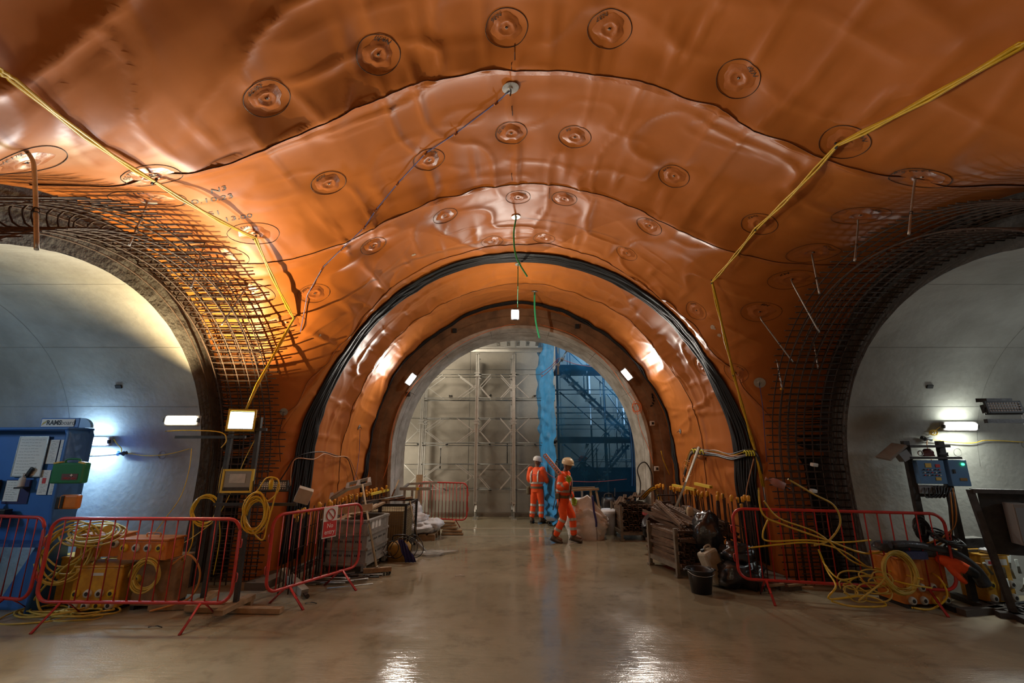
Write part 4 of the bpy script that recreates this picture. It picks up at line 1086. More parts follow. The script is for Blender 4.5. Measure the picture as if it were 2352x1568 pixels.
for (u, l) in ((975, 'left rear shoring post half hidden behind the leftmost front one'), (1096, 'middle rear shoring post half hidden behind the front one'), (1176, 'right rear shoring post half hidden behind the front one')):
    shoring_post(l, xy(u, 1000, 14.25)[0] + (.0), 14.25, 4.75 if 'left' not in l else 3.9)
def bracing(label, x0, x1, Y, zt, zb, group='cross-braced shoring frames'):
    o = thing('bracing_frame', label, 'brace', ((x0 + x1) / 2, Y, zb), 0, group); h = (x1 - x0) / 2; H = zt - zb
    a = MB().tube([(-h, 0, 0), (h, 0, 0)], .017, 8); a.build('bottom_rail', M_alu, o)
    MB().tube([(-h, 0, H), (h, 0, H)], .017, 8).build('top_rail', M_alu, o)
    for s in (-1, 1):
        MB().bar((s * h, 0, H * .45), (s * h * .30, 0, H), .022, .03, up=Vector((0, 1, 0))).build('diagonal', M_alu, o)
        MB().bar((s * h, 0, H * .55), (s * h * .30, 0, 0), .022, .03, up=Vector((0, 1, 0))).build('diagonal', M_alu, o)
    return o
lvl = [('top', 860, 914), ('middle', 960, 1017), ('bottom', 1066, 1124)]
bays = [('left bay', PX[0] + .05, PX[1] - .05), ('centre bay', PX[1] + .05, PX[2] - .05), ('right bay behind the netting edge', PX[2] + .05, PX[2] + 1.25), ('outer left bay', PX[0] - 1.2, PX[0] - .05)]
for bn, xa, xb in bays:
    for ln, vt, vb in lvl:
        if bn == 'outer left bay' and ln == 'top': continue
        for Y, dep in ((13.75, 'front'), (14.25, 'rear')):
            zt, zb = atY(1150, vt, 13.75).z, atY(1150, vb, 13.75).z
            if (bn == 'outer left bay' or bn.startswith('right bay')) and dep == 'rear': continue
            bracing(f'{dep} cross-braced frame, {ln} tier, {bn}', xa, xb, Y, zt, zb)
            if ln != 'bottom' and dep == 'front':
                MB().tube([(xa, Y + .05, zb - .07), (xb, Y + .05, zb - .07)], .02, 8).build('ledger_tube', M_galv, label=f'single tube under the {ln} tier frame, {bn}', category='tube')
# long ties from front to rear and wall
for (u, v) in ((1012, 1042), (1165, 1032)):
    p = atY(u, v, 14.3); o = thing('wall_tie_bar', 'dark vertical tie bar on the far wall, ' + ('left' if u < 1100 else 'right of the middle post'), 'bar', p)
    MB().tube([(0, 0, .22), (0, 0, -.38)], .014, 8).build('rod', M_steel_dark, o); MB().box((0, -.01, .2), (.09, .05, .05)).build('clamp', M_galv, o)
    MB().box((0, -.0, -.4), (.035, .03, .07)).build('end_nut', M_steel_dark, o)
# header beam and hangers
o = thing('header_beam', 'pale horizontal header beam at the top of the shoring', 'beam', (-.4, 13.75, 4.93))
MB().box((0, 0, .06), (3.2, .1, .015)).box((0, 0, -.06), (3.2, .1, .015)).box((0, 0, 0), (3.2, .02, .12)).build('beam', mat('pale_steel', (.62, .60, .55), .5, .2, var=.15), o)
for i, u in enumerate((1145, 1168, 1190, 1212, 1234)):
    p = atY(u, 785, 13.6); o = thing('beam_hanger', f'small steel beam end above the header beam, {["first", "second", "third", "fourth", "fifth"][i]} from the left', 'beam', p)
    MB().box((0, 0, .06), (.11, .5, .014)).box((0, 0, -.06), (.11, .5, .014)).box((0, 0, 0), (.016, .5, .12)).build('section', M_alu, o)
    MB().box((0, -.1, -.09), (.05, .06, .05)).build('clamp', M_galv, o)
# ---------------------------------------------------------------- scaffold stair tower in blue netting
M_tube = mat('scaffold_tube', (.30, .31, .32), .45, .6, var=.3); M_tubed = mat('scaffold_dark', (.10, .11, .12), .5, .5); M_board = mat('deck_board', (.06, .05, .05), .8)
NL = [(.88, 14.1), (1.22, 12.55)]; FR = 4.3; FY = 12.55
o = thing('scaffold_tower', 'scaffold stair tower standing behind the blue debris netting', 'scaffold', (1.2, 12.7, 0))
O = Vector((1.2, 12.7, 0))
for i, (x, y) in enumerate(((1.26, 12.62), (2.55, 12.62), (3.45, 12.62), (1.0, 14.0), (2.4, 14.0), (3.4, 14.0))):
    MB().tube([Vector((x, y, 0)) - O, Vector((x, y, 5.3)) - O], .026 if i else .03, 8).build('standard', M_tubed if i == 0 else M_tube, o)
for v in (895, 935, 948, 975, 1060, 1163):
    z = atY(1350, v, 12.6).z
    MB().tube([Vector((1.2, 12.6, z)) - O, Vector((3.8, 12.6, z)) - O], .022, 8).build('ledger', M_tube, o)
for v in (905, 985, 1055, 1120):
    z = atY(1350, v, 14).z
    MB().tube([Vector((1.0, 14.0, z)) - O, Vector((3.6, 14.0, z)) - O], .022, 8).build('ledger', M_tube, o)
for v in (895, 975, 1060):
    z = atY(1350, v, 12.6).z
    MB().tube([Vector((1.26, 12.6, z)) - O, Vector((1.0, 14.0, z)) - O], .022, 8).build('transom', M_tube, o)
for (v, x1) in ((846, 2.75), (1012, 3.5)):
    z = atY(1350, v, 12.6).z
    for j in range(5): MB().box(Vector(((1.25 + x1) / 2, 12.72 + j * .23, z)) - O, (x1 - 1.2, .22, .04)).build('deck_board', M_board, o)
    MB().box(Vector(((1.25 + x1) / 2, 12.6, z + .02)) - O, (x1 - 1.2, .03, .17)).build('toe_board', M_board, o)
def stair(x0, z0, x1, z1, y, n, m=M_tube):
    a, b = Vector((x0, y, z0)) - O, Vector((x1, y, z1)) - O
    for dy in (0, .62): MB().bar(a + Vector((0, dy, 0)), b + Vector((0, dy, 0)), .04, .16, up=Vector((0, 1, 0))).build('stringer', m, o)
    for k in range(n):
        p = a.lerp(b, (k + .5) / n) + Vector((0, .31, 0)); MB().box(p, (.22, .60, .03)).build('stair_tread', M_alu, o)
    for dy in (0, .62):
        MB().tube([a + Vector((0, dy, .95)), b + Vector((0, dy, .95))], .02, 8).build('handrail', m, o)
        for k in range(4):
            p = a.lerp(b, (k + .5) / 4) + Vector((0, dy, 0)); MB().tube([p, p + Vector((0, 0, .95))], .015, 6).build('baluster', m, o)
x0, z0 = xy(1290, 850, 12.9); x1, z1 = xy(1452, 1004, 12.9); stair(x0, z0, x1, z1, 12.85, 8, M_tubed)
x0, z0 = xy(1330, 1165, 12.9); x1, z1 = xy(1445, 1022, 12.9); stair(x0, z0, x1, z1, 12.95, 8, M_tubed)
for (u0, v0, u1, v1) in ((1295, 1020, 1385, 1096), (1285, 900, 1400, 1000), (1300, 1190, 1400, 1100), (1395, 905, 1450, 985)):
    p, q = atY(u0, v0, 12.66), atY(u1, v1, 12.66); MB().tube([p - O, q - O], .022, 8).build('diagonal_brace', M_tubed, o)
for i in range(6):
    p, q = atY(1320 + i * 22, 1095, 13.3), atY(1352 + i * 22, 1030, 13.3); MB().tube([p - O, q - O], .014, 6).build('baluster', M_tube, o)
o = thing('scaffold_prop', 'slanting adjustable scaffold prop near the top of the blue netting', 'prop', atY(1285, 838, 12.35)); O2 = atY(1285, 838, 12.35)
MB().tube([atY(1281, 838, 12.35) - O2, atY(1302, 806, 12.35) - O2], .03, 10).build('outer_tube', M_galv, o)
MB().tube([atY(1290, 830, 12.35) - O2, atY(1306, 802, 12.35) - O2], .022, 10).build('inner_tube', M_galv, o)
for (u, v) in ((1281, 838), (1291, 824), (1303, 805)): MB().box(atY(u, v, 12.35) - O2, (.09, .09, .05), (0, .5, .3)).build('coupler', M_galv, o)
MB().tube([atY(1281, 790, 12.5) - O2, atY(1282, 860, 12.5) - O2], .028, 10).build('upright', M_galv, o)
# the netting: a mesh sheet with sag and pleats
def net_mat():
    m = bpy.data.materials.new('blue_netting'); m.use_nodes = True; nt = m.node_tree; N = nt.nodes; L = nt.links
    b = N['Principled BSDF']; b.inputs['Base Color'].default_value = (.03, .30, .70, 1); b.inputs['Roughness'].default_value = .5
    tl = N.new('ShaderNodeBsdfTranslucent'); tl.inputs[0].default_value = (.04, .42, .85, 1)
    tr = N.new('ShaderNodeBsdfTransparent'); tr.inputs[0].default_value = (.45, .70, .92, 1)
    m1 = N.new('ShaderNodeMixShader'); m1.inputs[0].default_value = .45; L.new(b.outputs[0], m1.inputs[1]); L.new(tl.outputs[0], m1.inputs[2])
    tc = N.new('ShaderNodeTexCoord'); nz = N.new('ShaderNodeTexNoise'); nz.inputs['Scale'].default_value = 2.5; nz.inputs['Detail'].default_value = 4; L.new(tc.outputs['Object'], nz.inputs[0])
    mr = N.new('ShaderNodeMapRange'); mr.inputs[1].default_value = .35; mr.inputs[2].default_value = .65; mr.inputs[3].default_value = .60; mr.inputs[4].default_value = .78; L.new(nz.outputs['Fac'], mr.inputs[0])
    m2 = N.new('ShaderNodeMixShader'); L.new(mr.outputs[0], m2.inputs[0]); L.new(m1.outputs[0], m2.inputs[1]); L.new(tr.outputs[0], m2.inputs[2])
    L.new(m2.outputs[0], N['Material Output'].inputs[0]); return m
M_net = net_mat()
M_netd = mat('blue_netting_dense', (.025, .27, .62), .5, var=.25, vscale=5, alpha=.90, bump=.6, bscale=14)
def sheetmesh(nu_, nv_, fn):
    V = [fn(i / (nu_ - 1), j / (nv_ - 1)) for j in range(nv_) for i in range(nu_)]
    F = [(j * nu_ + i, j * nu_ + i + 1, (j + 1) * nu_ + i + 1, (j + 1) * nu_ + i) for j in range(nv_ - 1) for i in range(nu_ - 1)]
    return MB().add(V, F, 0, True)
def ns(x, y, sd=0): return float(vnoise(x, y, 0.0, sd))
o = thing('debris_netting', 'translucent blue debris netting wrapped round the scaffold tower', 'netting', (1.2, 12.5, 0)); O = Vector((1.2, 12.5, 0))
ZT = 5.35
def f_front(s, t):
    x = 1.22 + s * 2.9; z = .85 + t * (ZT - .85); return Vector((x, 12.5 + .05 * ns(s * 6, t * 9, 4) + .03 * math.sin(t * 30 + s * 5) * ns(s * 3, t * 4, 8), z)) - O
sheetmesh(60, 70, f_front).build('front_sheet', M_net, o)
def f_left(s, t):
    b = .05 * ns(s * 7, t * 26, 5) + .022 * math.sin(t * 60 + 5 * ns(s * 3, t * 3, 6)) * (1 - s)
    return Vector((.86 + .36 * s - .06 + b * .9, 14.1 - 1.58 * s + b * .4, .10 + t * (ZT - .1) - (.0 if t > .02 else .08 * math.sin(s * 6)))) - O
sheetmesh(44, 190, f_left).build('side_sheet', M_netd, o)
def f_low(s, t):
    b = .05 * math.sin(t * 16 + s * 2) + .05 * ns(s * 4, t * 6, 9)
    return Vector((.86 + .30 * s, 14.0 - 1.7 * s, .16 + t * .62 - .10 * s)) + Vector((-b * .8 - .04, 0, .02 * ns(s * 5, t * 3, 2))) - O
sheetmesh(30, 20, f_low).build('lower_swag', M_netd, o)
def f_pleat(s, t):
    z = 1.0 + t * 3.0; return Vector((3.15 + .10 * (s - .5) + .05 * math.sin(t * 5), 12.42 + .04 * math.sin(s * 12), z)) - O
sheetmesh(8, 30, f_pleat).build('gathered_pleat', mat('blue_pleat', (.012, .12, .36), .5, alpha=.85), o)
for (u0, v0, u1, v1) in ((1241, 858, 1283, 822), (1243, 866, 1283, 826), (1283, 822, 1360, 842), (1243, 1070, 1280, 1100), (1283, 1103, 1440, 1100)):
    p, q = atY(u0, v0, 12.40 if u0 >= 1283 else 12.48), atY(u1, v1, 12.40)
    MB().tube(wpts([p - O, (p + q) / 2 - O + Vector((0, -.02, -.05)), q - O], 6), .008, 5).build('red_stitching', mat('red_stitch', (.45, .10, .10), .6), o)
# opaque dark blue pallets/hoarding behind the foot of the tower
MB().box((2.6, 13.0, .95), (2.5, .04, 1.0)).build('hoarding', mat('dark_blue_sheet', (.012, .05, .12), .6, var=.3), label='dark blue sheeting low down inside the scaffold tower', category='sheeting')
o = thing('platform_trolley', 'low dark trolley under the blue netting behind the workers', 'trolley', (1.15, 13.1, 0))
MB().box((0, 0, .16), (.5, 1.2, .05)).build('deck', M_galv, o)
for s in (-1, 1):
    for t in (-1, 1): MB().tube([(s * .18 - .03, t * .45, .06), (s * .18 + .03, t * .45, .06)], .06, 12).build('wheel', M_black, o)

# ---------------------------------------------------------------- people
M_hv = MATS['hivis']; M_skin = mat('skin', (.17, .085, .05), .5); M_refl = mat('reflective_tape', (.42, .41, .38), .35, .3); M_glove = mat('green_glove', (.28, .50, .03), .6, var=.3, vscale=30)
M_boot = mat('muddy_boot', (.10, .07, .045), .7, var=.4, vscale=14); M_belt = mat('tool_belt', (.10, .085, .05), .7)
def remesh(mb, name, mats, parent, vox=.011, smooth=6, M=None):
    o = mb.build('tmp', mats); m = o.modifiers.new('r', 'REMESH'); m.mode = 'VOXEL'; m.voxel_size = vox
    s = o.modifiers.new('s', 'SMOOTH'); s.iterations = smooth; s.factor = .5
    me = bake(o); bpy.data.objects.remove(o); me.polygons.foreach_set('use_smooth', [True] * len(me.polygons))
    return link(name, me, parent, M)
def limb(mb, pts, rs, flat=1.0, n=14):
    P = [Vector(p) for p in pts]; Q = wpts(P, 5); R = []
    N = len(P)
    for i in range(N - 1):
        for k in range(5): t = k / 5; R.append(rs[i] * (1 - t) + rs[i + 1] * t)
    R.append(rs[-1]); mb.tube(Q, R, n)
    for p, r in ((Q[0], R[0]), (Q[-1], R[-1])): mb.ball(p, r * .97, 8)
def hand(parent, name, wrist, tip_dir, palm_n, side, mats, curl=.6, sc=1.0, thumb_sign=1):
    # palm and five bent fingers; side = direction from little finger towards thumb
    d = Vector(tip_dir).normalized(); n = Vector(palm_n).normalized(); s = Vector(side).normalized() * thumb_sign; w_ = Vector(wrist)
    mb = MB()
    mb.loft([(w_ - d * .03, s * .030 * sc, n * .024 * sc), (w_, s * .032 * sc, n * .022 * sc), (w_ + d * .05 * sc, s * .043 * sc, n * .018 * sc), (w_ + d * .09 * sc, s * .043 * sc, n * .015 * sc)], 14)
    for k, (off, ln) in enumerate(((.033, .072), (.011, .082), (-.011, .076), (-.033, .060))):
        b = w_ + d * .085 * sc + s * off * sc; P = [b - d * .02]; a = 0; q = b.copy(); P.append(q.copy())
        for seg in (.45, .32, .23):
            a += curl * (.7 + .1 * k); q = q + (d * math.cos(a) + n * math.sin(a)) * ln * seg * sc; P.append(q.copy())
        mb.tube(wpts(P, 2), .0105 * sc, 8); mb.ball(P[-1], .0105 * sc, 6)
    b = w_ + d * .025 * sc + s * .03 * sc; P = [b, b + (s * .7 + d * .6 + n * .2) * .035 * sc, b + (s * .75 + d * .95 + n * .5) * .055 * sc, b + (s * .55 + d * 1.2 + n * .9) * .065 * sc]
    mb.tube(wpts(P, 3), .0125 * sc, 8); mb.ball(P[-1], .0125 * sc, 6)
    return remesh(mb, name, mats, parent, .0055, 2)
def person(label, loc, yaw, J, helmet, category='person', dim=False, gloves=M_glove, jacket=M_hv, trousers=M_hv, hh=(0, 0)):
    o = thing('person', label, category, loc, yaw); V = lambda k: Vector(J[k])
    hp, ch, nk, hd = V('hip'), V('chest'), V('neck'), V('head')
    left = Vector((0, 1, 0)); fwd = Vector((1, 0, 0))
    hf = Vector((math.cos(hh[0]) * math.cos(hh[1]), math.sin(hh[0]) * math.cos(hh[1]), -math.sin(hh[1]))); hl = Vector((-math.sin(hh[0]), math.cos(hh[0]), 0)); hu = hf.cross(hl)
    # body: one continuous skin mesh
    b = MB()
    b.loft([(hp - Vector((0, 0, .10)), left * .12, fwd * .09), (hp, left * .15, fwd * .10), (hp + (ch - hp) * .4, left * .13, fwd * .09), (ch, left * .165, fwd * .11), (ch + (nk - ch) * .7, left * .14, fwd * .09), (nk, left * .06, fwd * .06)], 16)
    b.loft([(nk - Vector((0, 0, .04)), left * .06, fwd * .06), (nk, left * .056, fwd * .058), (hd - hu * .07, hl * .055, hf * .06)], 12)
    b.ball(hd + hu * .02, .1, 12, 0, (1, 1, 1), Matrix((hf * .97, hl * .78, hu * 1.08)).transposed())
    b.ball(hd - hu * .055 + hf * .025, .07, 10, 0, (1, 1, 1), Matrix((hf * .95, hl * .82, hu * .85)).transposed())
    b.tube([hd + hf * .088 + hu * .02, hd + hf * .112 - hu * .018, hd + hf * .090 - hu * .026], [.009, .016, .012], 8)
    for s in (-1, 1): b.ball(hd + hl * s * .078 - hu * .005, .026, 8, 0, (1, 1, 1), Matrix((hf * .7, hl * .35, hu * 1.1)).transposed())
    b.ball(hd + hf * .083 - hu * .058, .022, 6, 0, (1, 1, 1), Matrix((hf * .5, hl * 1.1, hu * .45)).transposed())
    for S in 'LR':
        limb(b, [V('sh' + S), V('el' + S), V('wr' + S)], [.048, .040, .028])
        limb(b, [V('hp' + S), V('kn' + S), V('an' + S)], [.078, .055, .038])
        limb(b, [V('an' + S), V('toe' + S)], [.038, .03])
        b.ball(V('wr' + S), .032, 6)
    remesh(b, 'body', M_skin, o, .013, 3)
    e = MB()
    for s in (-1, 1): e.ball(hd + hf * .086 + hl * s * .031 + hu * .018, .011, 6)
    for k, s in enumerate((-1, 1)):
        q = MB().ball(hd + hf * .088 + hl * s * .031 + hu * .018, .0105, 6); q.build('eye', mat('eye', (.35, .33, .30), .2), o)
    MB().tube([hd + hf * .094 + hl * t - hu * .056 for t in (-.022, 0, .022)], .004, 6).build('mouth', mat('lips', (.14, .05, .04), .5), o)
    # jacket and trousers
    j = MB()
    j.loft([(hp - Vector((0, 0, .04)), left * .190, fwd * .145), (hp + Vector((0, 0, .06)), left * .172, fwd * .130), (hp + (ch - hp) * .5, left * .20, fwd * .155), (ch, left * .22, fwd * .158), (ch + (nk - ch) * .55, left * .185, fwd * .115), (ch + (nk - ch) * .85, left * .11, fwd * .085), (nk + Vector((0, 0, .01)), left * .075, fwd * .075)], 20)
    for S in 'LR':
        limb(j, [V('sh' + S), V('el' + S), V('wr' + S) + (V('el' + S) - V('wr' + S)) * .08], [.090, .074, .056])
    rg_ = random.Random(hash(label) % 99 if False else len(label))
    remesh(j, 'jacket', jacket, o, .012, 4)
    t = MB()
    t.loft([(hp + Vector((0, 0, .10)), left * .160, fwd * .120), (hp - Vector((0, 0, .03)), left * .178, fwd * .138), (hp - Vector((0, 0, .12)), left * .165, fwd * .125)], 18)
    for S in 'LR':
        k, a, h = V('kn' + S), V('an' + S), V('hp' + S)
        limb(t, [h, h.lerp(k, .5), k, k.lerp(a, .5), a + (k - a) * .16], [.105, .098, .080, .074, .072])
        c = a + (k - a) * .20
    remesh(t, 'trousers', trousers, o, .012, 4)
    def band(p, d, rx, ry, h, m=M_refl, nm='reflective_band', xdir=None):
        d = Vector(d).normalized(); x = (xdir or left); x = (x - d * x.dot(d)).normalized(); y = d.cross(x)
        mb = MB(); mb.loft([(Vector(p) - d * h / 2, x * rx, y * ry), (Vector(p) + d * h / 2, x * rx, y * ry)], 20, cap=False)
        mb.loft([(Vector(p) - d * h / 2, x * (rx - .012), y * (ry - .012)), (Vector(p) + d * h / 2, x * (rx - .012), y * (ry - .012))], 20, cap=False); return mb.build(nm, m, o)
    up = (ch - hp)
    band(hp + up * .40, up, .205, .163, .05)
    band(hp + up * .02, up, .195, .152, .055, M_belt, 'tool_belt')
    for S in 'LR':
        s, e_, w_ = V('sh' + S), V('el' + S), V('wr' + S); k, a, h = V('kn' + S), V('an' + S), V('hp' + S)
        band(s.lerp(e_, .72), e_ - s, .083, .083, .05); band(e_.lerp(w_, .45), w_ - e_, .070, .070, .045)
        band(k.lerp(a, .10), a - k, .084, .084, .055); band(k.lerp(a, .60), a - k, .080, .080, .055)
        # braces over the shoulder
        sy = .10 if S == 'L' else -.10
        P = [hp + up * .42 + left * sy + fwd * .158, ch + left * sy * 1.05 + fwd * .160, ch.lerp(nk, .55) + left * sy + fwd * .105, ch.lerp(nk, .72) + left * sy * 1.0, ch.lerp(nk, .55) + left * sy - fwd * .105, ch + left * sy * 1.05 - fwd * .160, hp + up * .42 + left * sy - fwd * .158]
        mb = MB(); Q = wpts(P, 4); n_ = len(Q)
        secs = []
        for i, q in enumerate(Q):
            dd = (Q[min(i + 1, n_ - 1)] - Q[max(i - 1, 0)]).normalized(); yn = dd.cross(left).normalized(); secs.append((q, left * .024, yn * .006, .5))
        mb.loft(secs, 8); mb.build('reflective_brace', M_refl, o)
        # boots
        tx = V('toe' + S); d = (tx - a); dxy = Vector((d.x, d.y, 0)).normalized(); sd = Vector((-dxy.y, dxy.x, 0)); d = d.normalized(); un = sd.cross(d) * -1
        if un.z < 0: un = -un
        f = MB(); f.loft([(a + Vector((0, 0, .13)), sd * .055, dxy * .06), (a + Vector((0, 0, .02)), sd * .050, dxy * .06), (a - un * .04, sd * .05, dxy * .07)], 14)
        sole = a - un * .05
        f.loft([(sole - d * .075, sd * .036, un * .035), (sole - d * .03, sd * .045, un * .045), (sole + d * .06, sd * .048, un * .042), (sole + d * .14, sd * .050, un * .034), (sole + d * .19, sd * .036, un * .028)], 14)
        bt = remesh(f, 'boot', M_boot, o, .010, 2)
        MB().loft([(sole - d * .085 - un * .042, sd * .034, un * .012, .6), (sole - d * .03 - un * .042, sd * .046, un * .012, .6), (sole + d * .10 - un * .04, sd * .053, un * .012, .6), (sole + d * .195 - un * .034, sd * .036, un * .012, .6)], 14).build('sole', M_black, bt)
    # collar
    # helmet
    hm = MB(); hc = hd + hu * .045
    Mx = Matrix((hf * 1.16, hl * .96, hu * 1.0)).transposed()
    prof = [(.113, -.035), (.116, -.01), (.116, .025), (.106, .062), (.080, .092), (.045, .109), (.001, .115)]
    hm.lathe(prof, hc, 24, 0, Mx, True)
    hm.lathe([(.109, -.035), (.110, .02), (.098, .055), (.05, .095), (.001, .105)], hc, 24, 0, Mx, True); hm.lathe([(.113, -.035), (.109, -.035)], hc, 24, 0, Mx)
    hm.loft([(hc + hf * .112 - hu * .008, hl * .075, hf * .026), (hc + hf * .128 - hu * .018, hl * .066, hf * .022), (hc + hf * .130 - hu * .024, hl * .064, hf * .020)], 14)
    q = hm.build('helmet', helmet, o)
    for s in (-1, 0, 1): MB().tube([hc + hf * (.125 * math.cos(R_(a))) + hl * s * .045 * math.sin(R_(a)) + hu * (.000 + .114 * math.sin(R_(a))) for a in range(25, 160, 12)], .004, 6).build('helmet_ridge', helmet, q)
    st = MB()
    for s in (-1, 1): st.tube([hc + hl * s * .105 - hu * .01, hd + hl * s * .075 - hu * .06, hd - hu * .125 + hf * .03], .006, 6)
    for s in (-1, 1): MB().tube([hc + hl * s * .105 - hu * .01, hd + hl * s * .075 - hu * .06, hd - hu * .125 + hf * .03], .006, 6).build('chin_strap', M_black, q)
    return o
M_helm = mat('cream_helmet', (.62, .52, .33), .35); M_helmw = mat('white_helmet', (.70, .70, .70), .35); M_helmo = mat('orange_helmet', (.95, .14, .05), .4)
ax = Vector((0, 0, 0))
J1 = dict(hip=(0, 0, .93), chest=(.03, 0, 1.24), neck=(.06, 0, 1.44), head=(.12, 0, 1.585), shL=(.05, .19, 1.38), elL=(.02, .27, 1.12), wrL=(.14, .27, .90), shR=(.05, -.19, 1.38), elR=(.02, -.29, 1.12), wrR=(.17, -.27, 1.21),
          hpL=(.0, .085, .86), knL=(.17, .09, .50), anL=(.20, .08, .13), toeL=(.34, .07, .10), hpR=(0, -.085, .86), knR=(.02, -.09, .50), anR=(-.17, -.09, .12), toeR=(-.03, -.10, .07))
p1 = person('person in orange hi-vis and cream helmet walking with a perforated steel channel on the shoulder', (1.10, 10.35, 0), R_(-22), J1, M_helm, hh=(-.1, .22))
hand(p1, 'glove', (.175, -.265, 1.215), (.15, .75, .55), (.6, -.6, .4), (-.5, -.2, .8), M_glove, .75, 1.12)
hand(p1, 'glove', (.15, .27, .885), (.25, 0, -1), (-.2, -.9, 0), (1, 0, .2), M_glove, .35, 1.1)
# chest strap, tools on the belt
MB().bar((.19, -.03, 1.16), (.185, -.03, .98), .03, .015).build('lanyard', M_steel_dark, p1)
for (dy, dx, l) in ((-.20, -.10, .26), (-.19, -.02, .36)): MB().tube([(dx, dy, .93), (dx - .03 + dy * .1, dy - .06, .93 - l)], .011, 6).build('tool', M_steel_dark, p1)
MB().box((-.06, -.20, .95), (.10, .07, .12), bev=.02).build('tool_pouch', M_belt, p1)
MB().box((.19, .01, .945), (.02, .09, .06), bev=.005).build('buckle', M_belt, p1)
# the channel on the shoulder
a = atY(1305, 1112, 10.075); b = atY(1250, 1044, 10.12)
def channel_mesh(L_, W_=.10, H_=.045, holes=12, nm='steel_channel'):
    mb = MB(); t = .006
    mb.box((0, 0, 0), (L_, t, H_)).box((0, W_, 0), (L_, t, H_)) if False else None
    # web with holes: ladder of strips
    for s in (-1, 1): mb.box((0, s * W_ * .36, 0), (L_, W_ * .28, t)); mb.box((0, s * W_ / 2, -H_ / 2), (L_, t, H_))
    pitch_ = L_ / holes
    for k in range(holes + 1): mb.box((-L_ / 2 + k * pitch_, 0, 0), (pitch_ * .55, W_ * .46, t))
    return mb
d = (b - a); L_ = d.length; d.normalize(); nn = Vector((-.25, -1, -.15)); nn = (nn - d * nn.dot(d)).normalized(); sd = nn.cross(d)
channel_mesh(L_, .085, .05, 16).build('steel_channel', mat('primer_pink', (.62, .30, .24), .55, var=.15), M=Matrix.Translation((a + b) / 2) @ Matrix((d, sd, nn)).transposed().to_4x4(), label='pink perforated steel channel carried on the walking person\'s shoulder', category='steel channel')
J2 = dict(hip=(0, 0, .92), chest=(.0, 0, 1.24), neck=(.03, 0, 1.45), head=(.06, 0, 1.60), shL=(.0, .18, 1.39), elL=(.06, .26, 1.12), wrL=(.27, .20, 1.05), shR=(.0, -.18, 1.39), elR=(.08, -.25, 1.12), wrR=(.28, -.18, 1.08),
          hpL=(.0, .085, .86), knL=(.0, .11, .50), anL=(-.05, .14, .12), toeL=(.10, .17, .10), hpR=(0, -.085, .86), knR=(.06, -.10, .50), anR=(.02, -.11, .12), toeR=(.16, -.13, .10))
p2 = person('person in orange hi-vis and white helmet standing with the back turned at the blue netting', (.68, 13.05, 0), R_(62), J2, M_helmw, hh=(-.7, .25))
hand(p2, 'glove', (.28, .20, 1.05), (1, -.2, .1), (0, -.3, -1), (0, -1, 0), M_glove, .5, 1.1); hand(p2, 'glove', (.29, -.18, 1.08), (1, .2, .1), (0, .3, -1), (0, 1, 0), M_glove, .5, 1.1)
MB().box((-.05, .22, .84), (.16, .10, .22), bev=.04).build('tool_pouch', M_belt, p2)
MB().tube([(0, -.19, .92), (.0, -.24, .6)], .01, 6).build('tool', M_steel_dark, p2)
tm = Matrix.Translation((-.150, 0, 1.245)) @ Matrix.Rotation(-math.pi / 2, 4, 'Z') @ Matrix.Rotation(math.pi / 2, 4, 'X')
text('back_print', 'HVNA', tm, mat('print_blue', (.12, .05, .16), .6), p2, .07)
p3 = person('person in an orange helmet and dark clothes seen dimly through the blue netting', (2.15, 13.85, 0), R_(-150), dict(J2), M_helmo, jacket=mat('dark_cloth', (.03, .03, .035), .8), trousers=MATS['dark_cloth'], hh=(-.3, .3))
hand(p3, 'glove', (.28, .20, 1.05), (1, -.2, .1), (0, -.3, -1), (0, -1, 0), M_belt, .5, 1.1); hand(p3, 'glove', (.29, -.18, 1.08), (1, .2, .1), (0, .3, -1), (0, 1, 0), M_belt, .5, 1.1)
# ---------------------------------------------------------------- left-hand clutter
rg = random.Random(77)
# grey box pallet
def box_pallet(label, c, rz, W, D, H):
    o = thing('box_pallet', label, 'crate', c, rz); m = mat('grey_crate', (.30, .29, .26), .7, var=.35, vscale=6, col2=(.17, .16, .14))
    zb = .12
    for (cx, cy, w_, d_) in ((0, -D / 2, W, .03), (0, D / 2, W, .03), (-W / 2, 0, .03, D), (W / 2, 0, .03, D)):
        MB().box((cx, cy, (H + zb) / 2), (w_, d_, H - zb)).build('side_wall', m, o)
        along = 'x' if w_ > d_ else 'y'; sg = (1 if (cy if along == 'x' else cx) > 0 else -1)
        for z in (zb + .03, zb + (H - zb) * .36, zb + (H - zb) * .68, H - .02):
            k = MB(); k.box((cx, cy + sg * .025, z) if along == 'x' else (cx + sg * .025, cy, z), (w_ + .02, .04, .035) if along == 'x' else (.04, d_ + .02, .035)); k.build('rib', m, o)
        sl = MB()
        for z in (zb + (H - zb) * .22, zb + (H - zb) * .52):
            for i in range(22):
                t = (i + .5) / 22 - .5
                if i % 6 == 5: continue
                sl.box((t * W * .85, cy + sg * .016, z) if along == 'x' else (cx + sg * .016, t * D * .85, z), (.014, .004, .03) if along == 'x' else (.004, .014, .03))
        sl.build('vent_slots', M_dark, o, kind='stuff')
    for sx in (-1, 1):
        for sy in (-1, 1):
            MB().box((sx * (W / 2 - .01), sy * (D / 2 - .01), H / 2 + .01), (.07, .07, H - .02), bev=.012).build('corner_post', m, o)
    MB().box((0, 0, zb), (W, D, .03)).build('floor_panel', m, o)
    for i in range(3): MB().box((W / 2 + .018, -.22 + i * .14, H - .10), (.004, .10, .12)).build('paper_label', M_paper, o)
    return o
bpx = box_pallet('grey plastic box pallet full of timber behind the No entry barrier', (-2.64, 8.22, 0), R_(-6), .74, .86, .80)
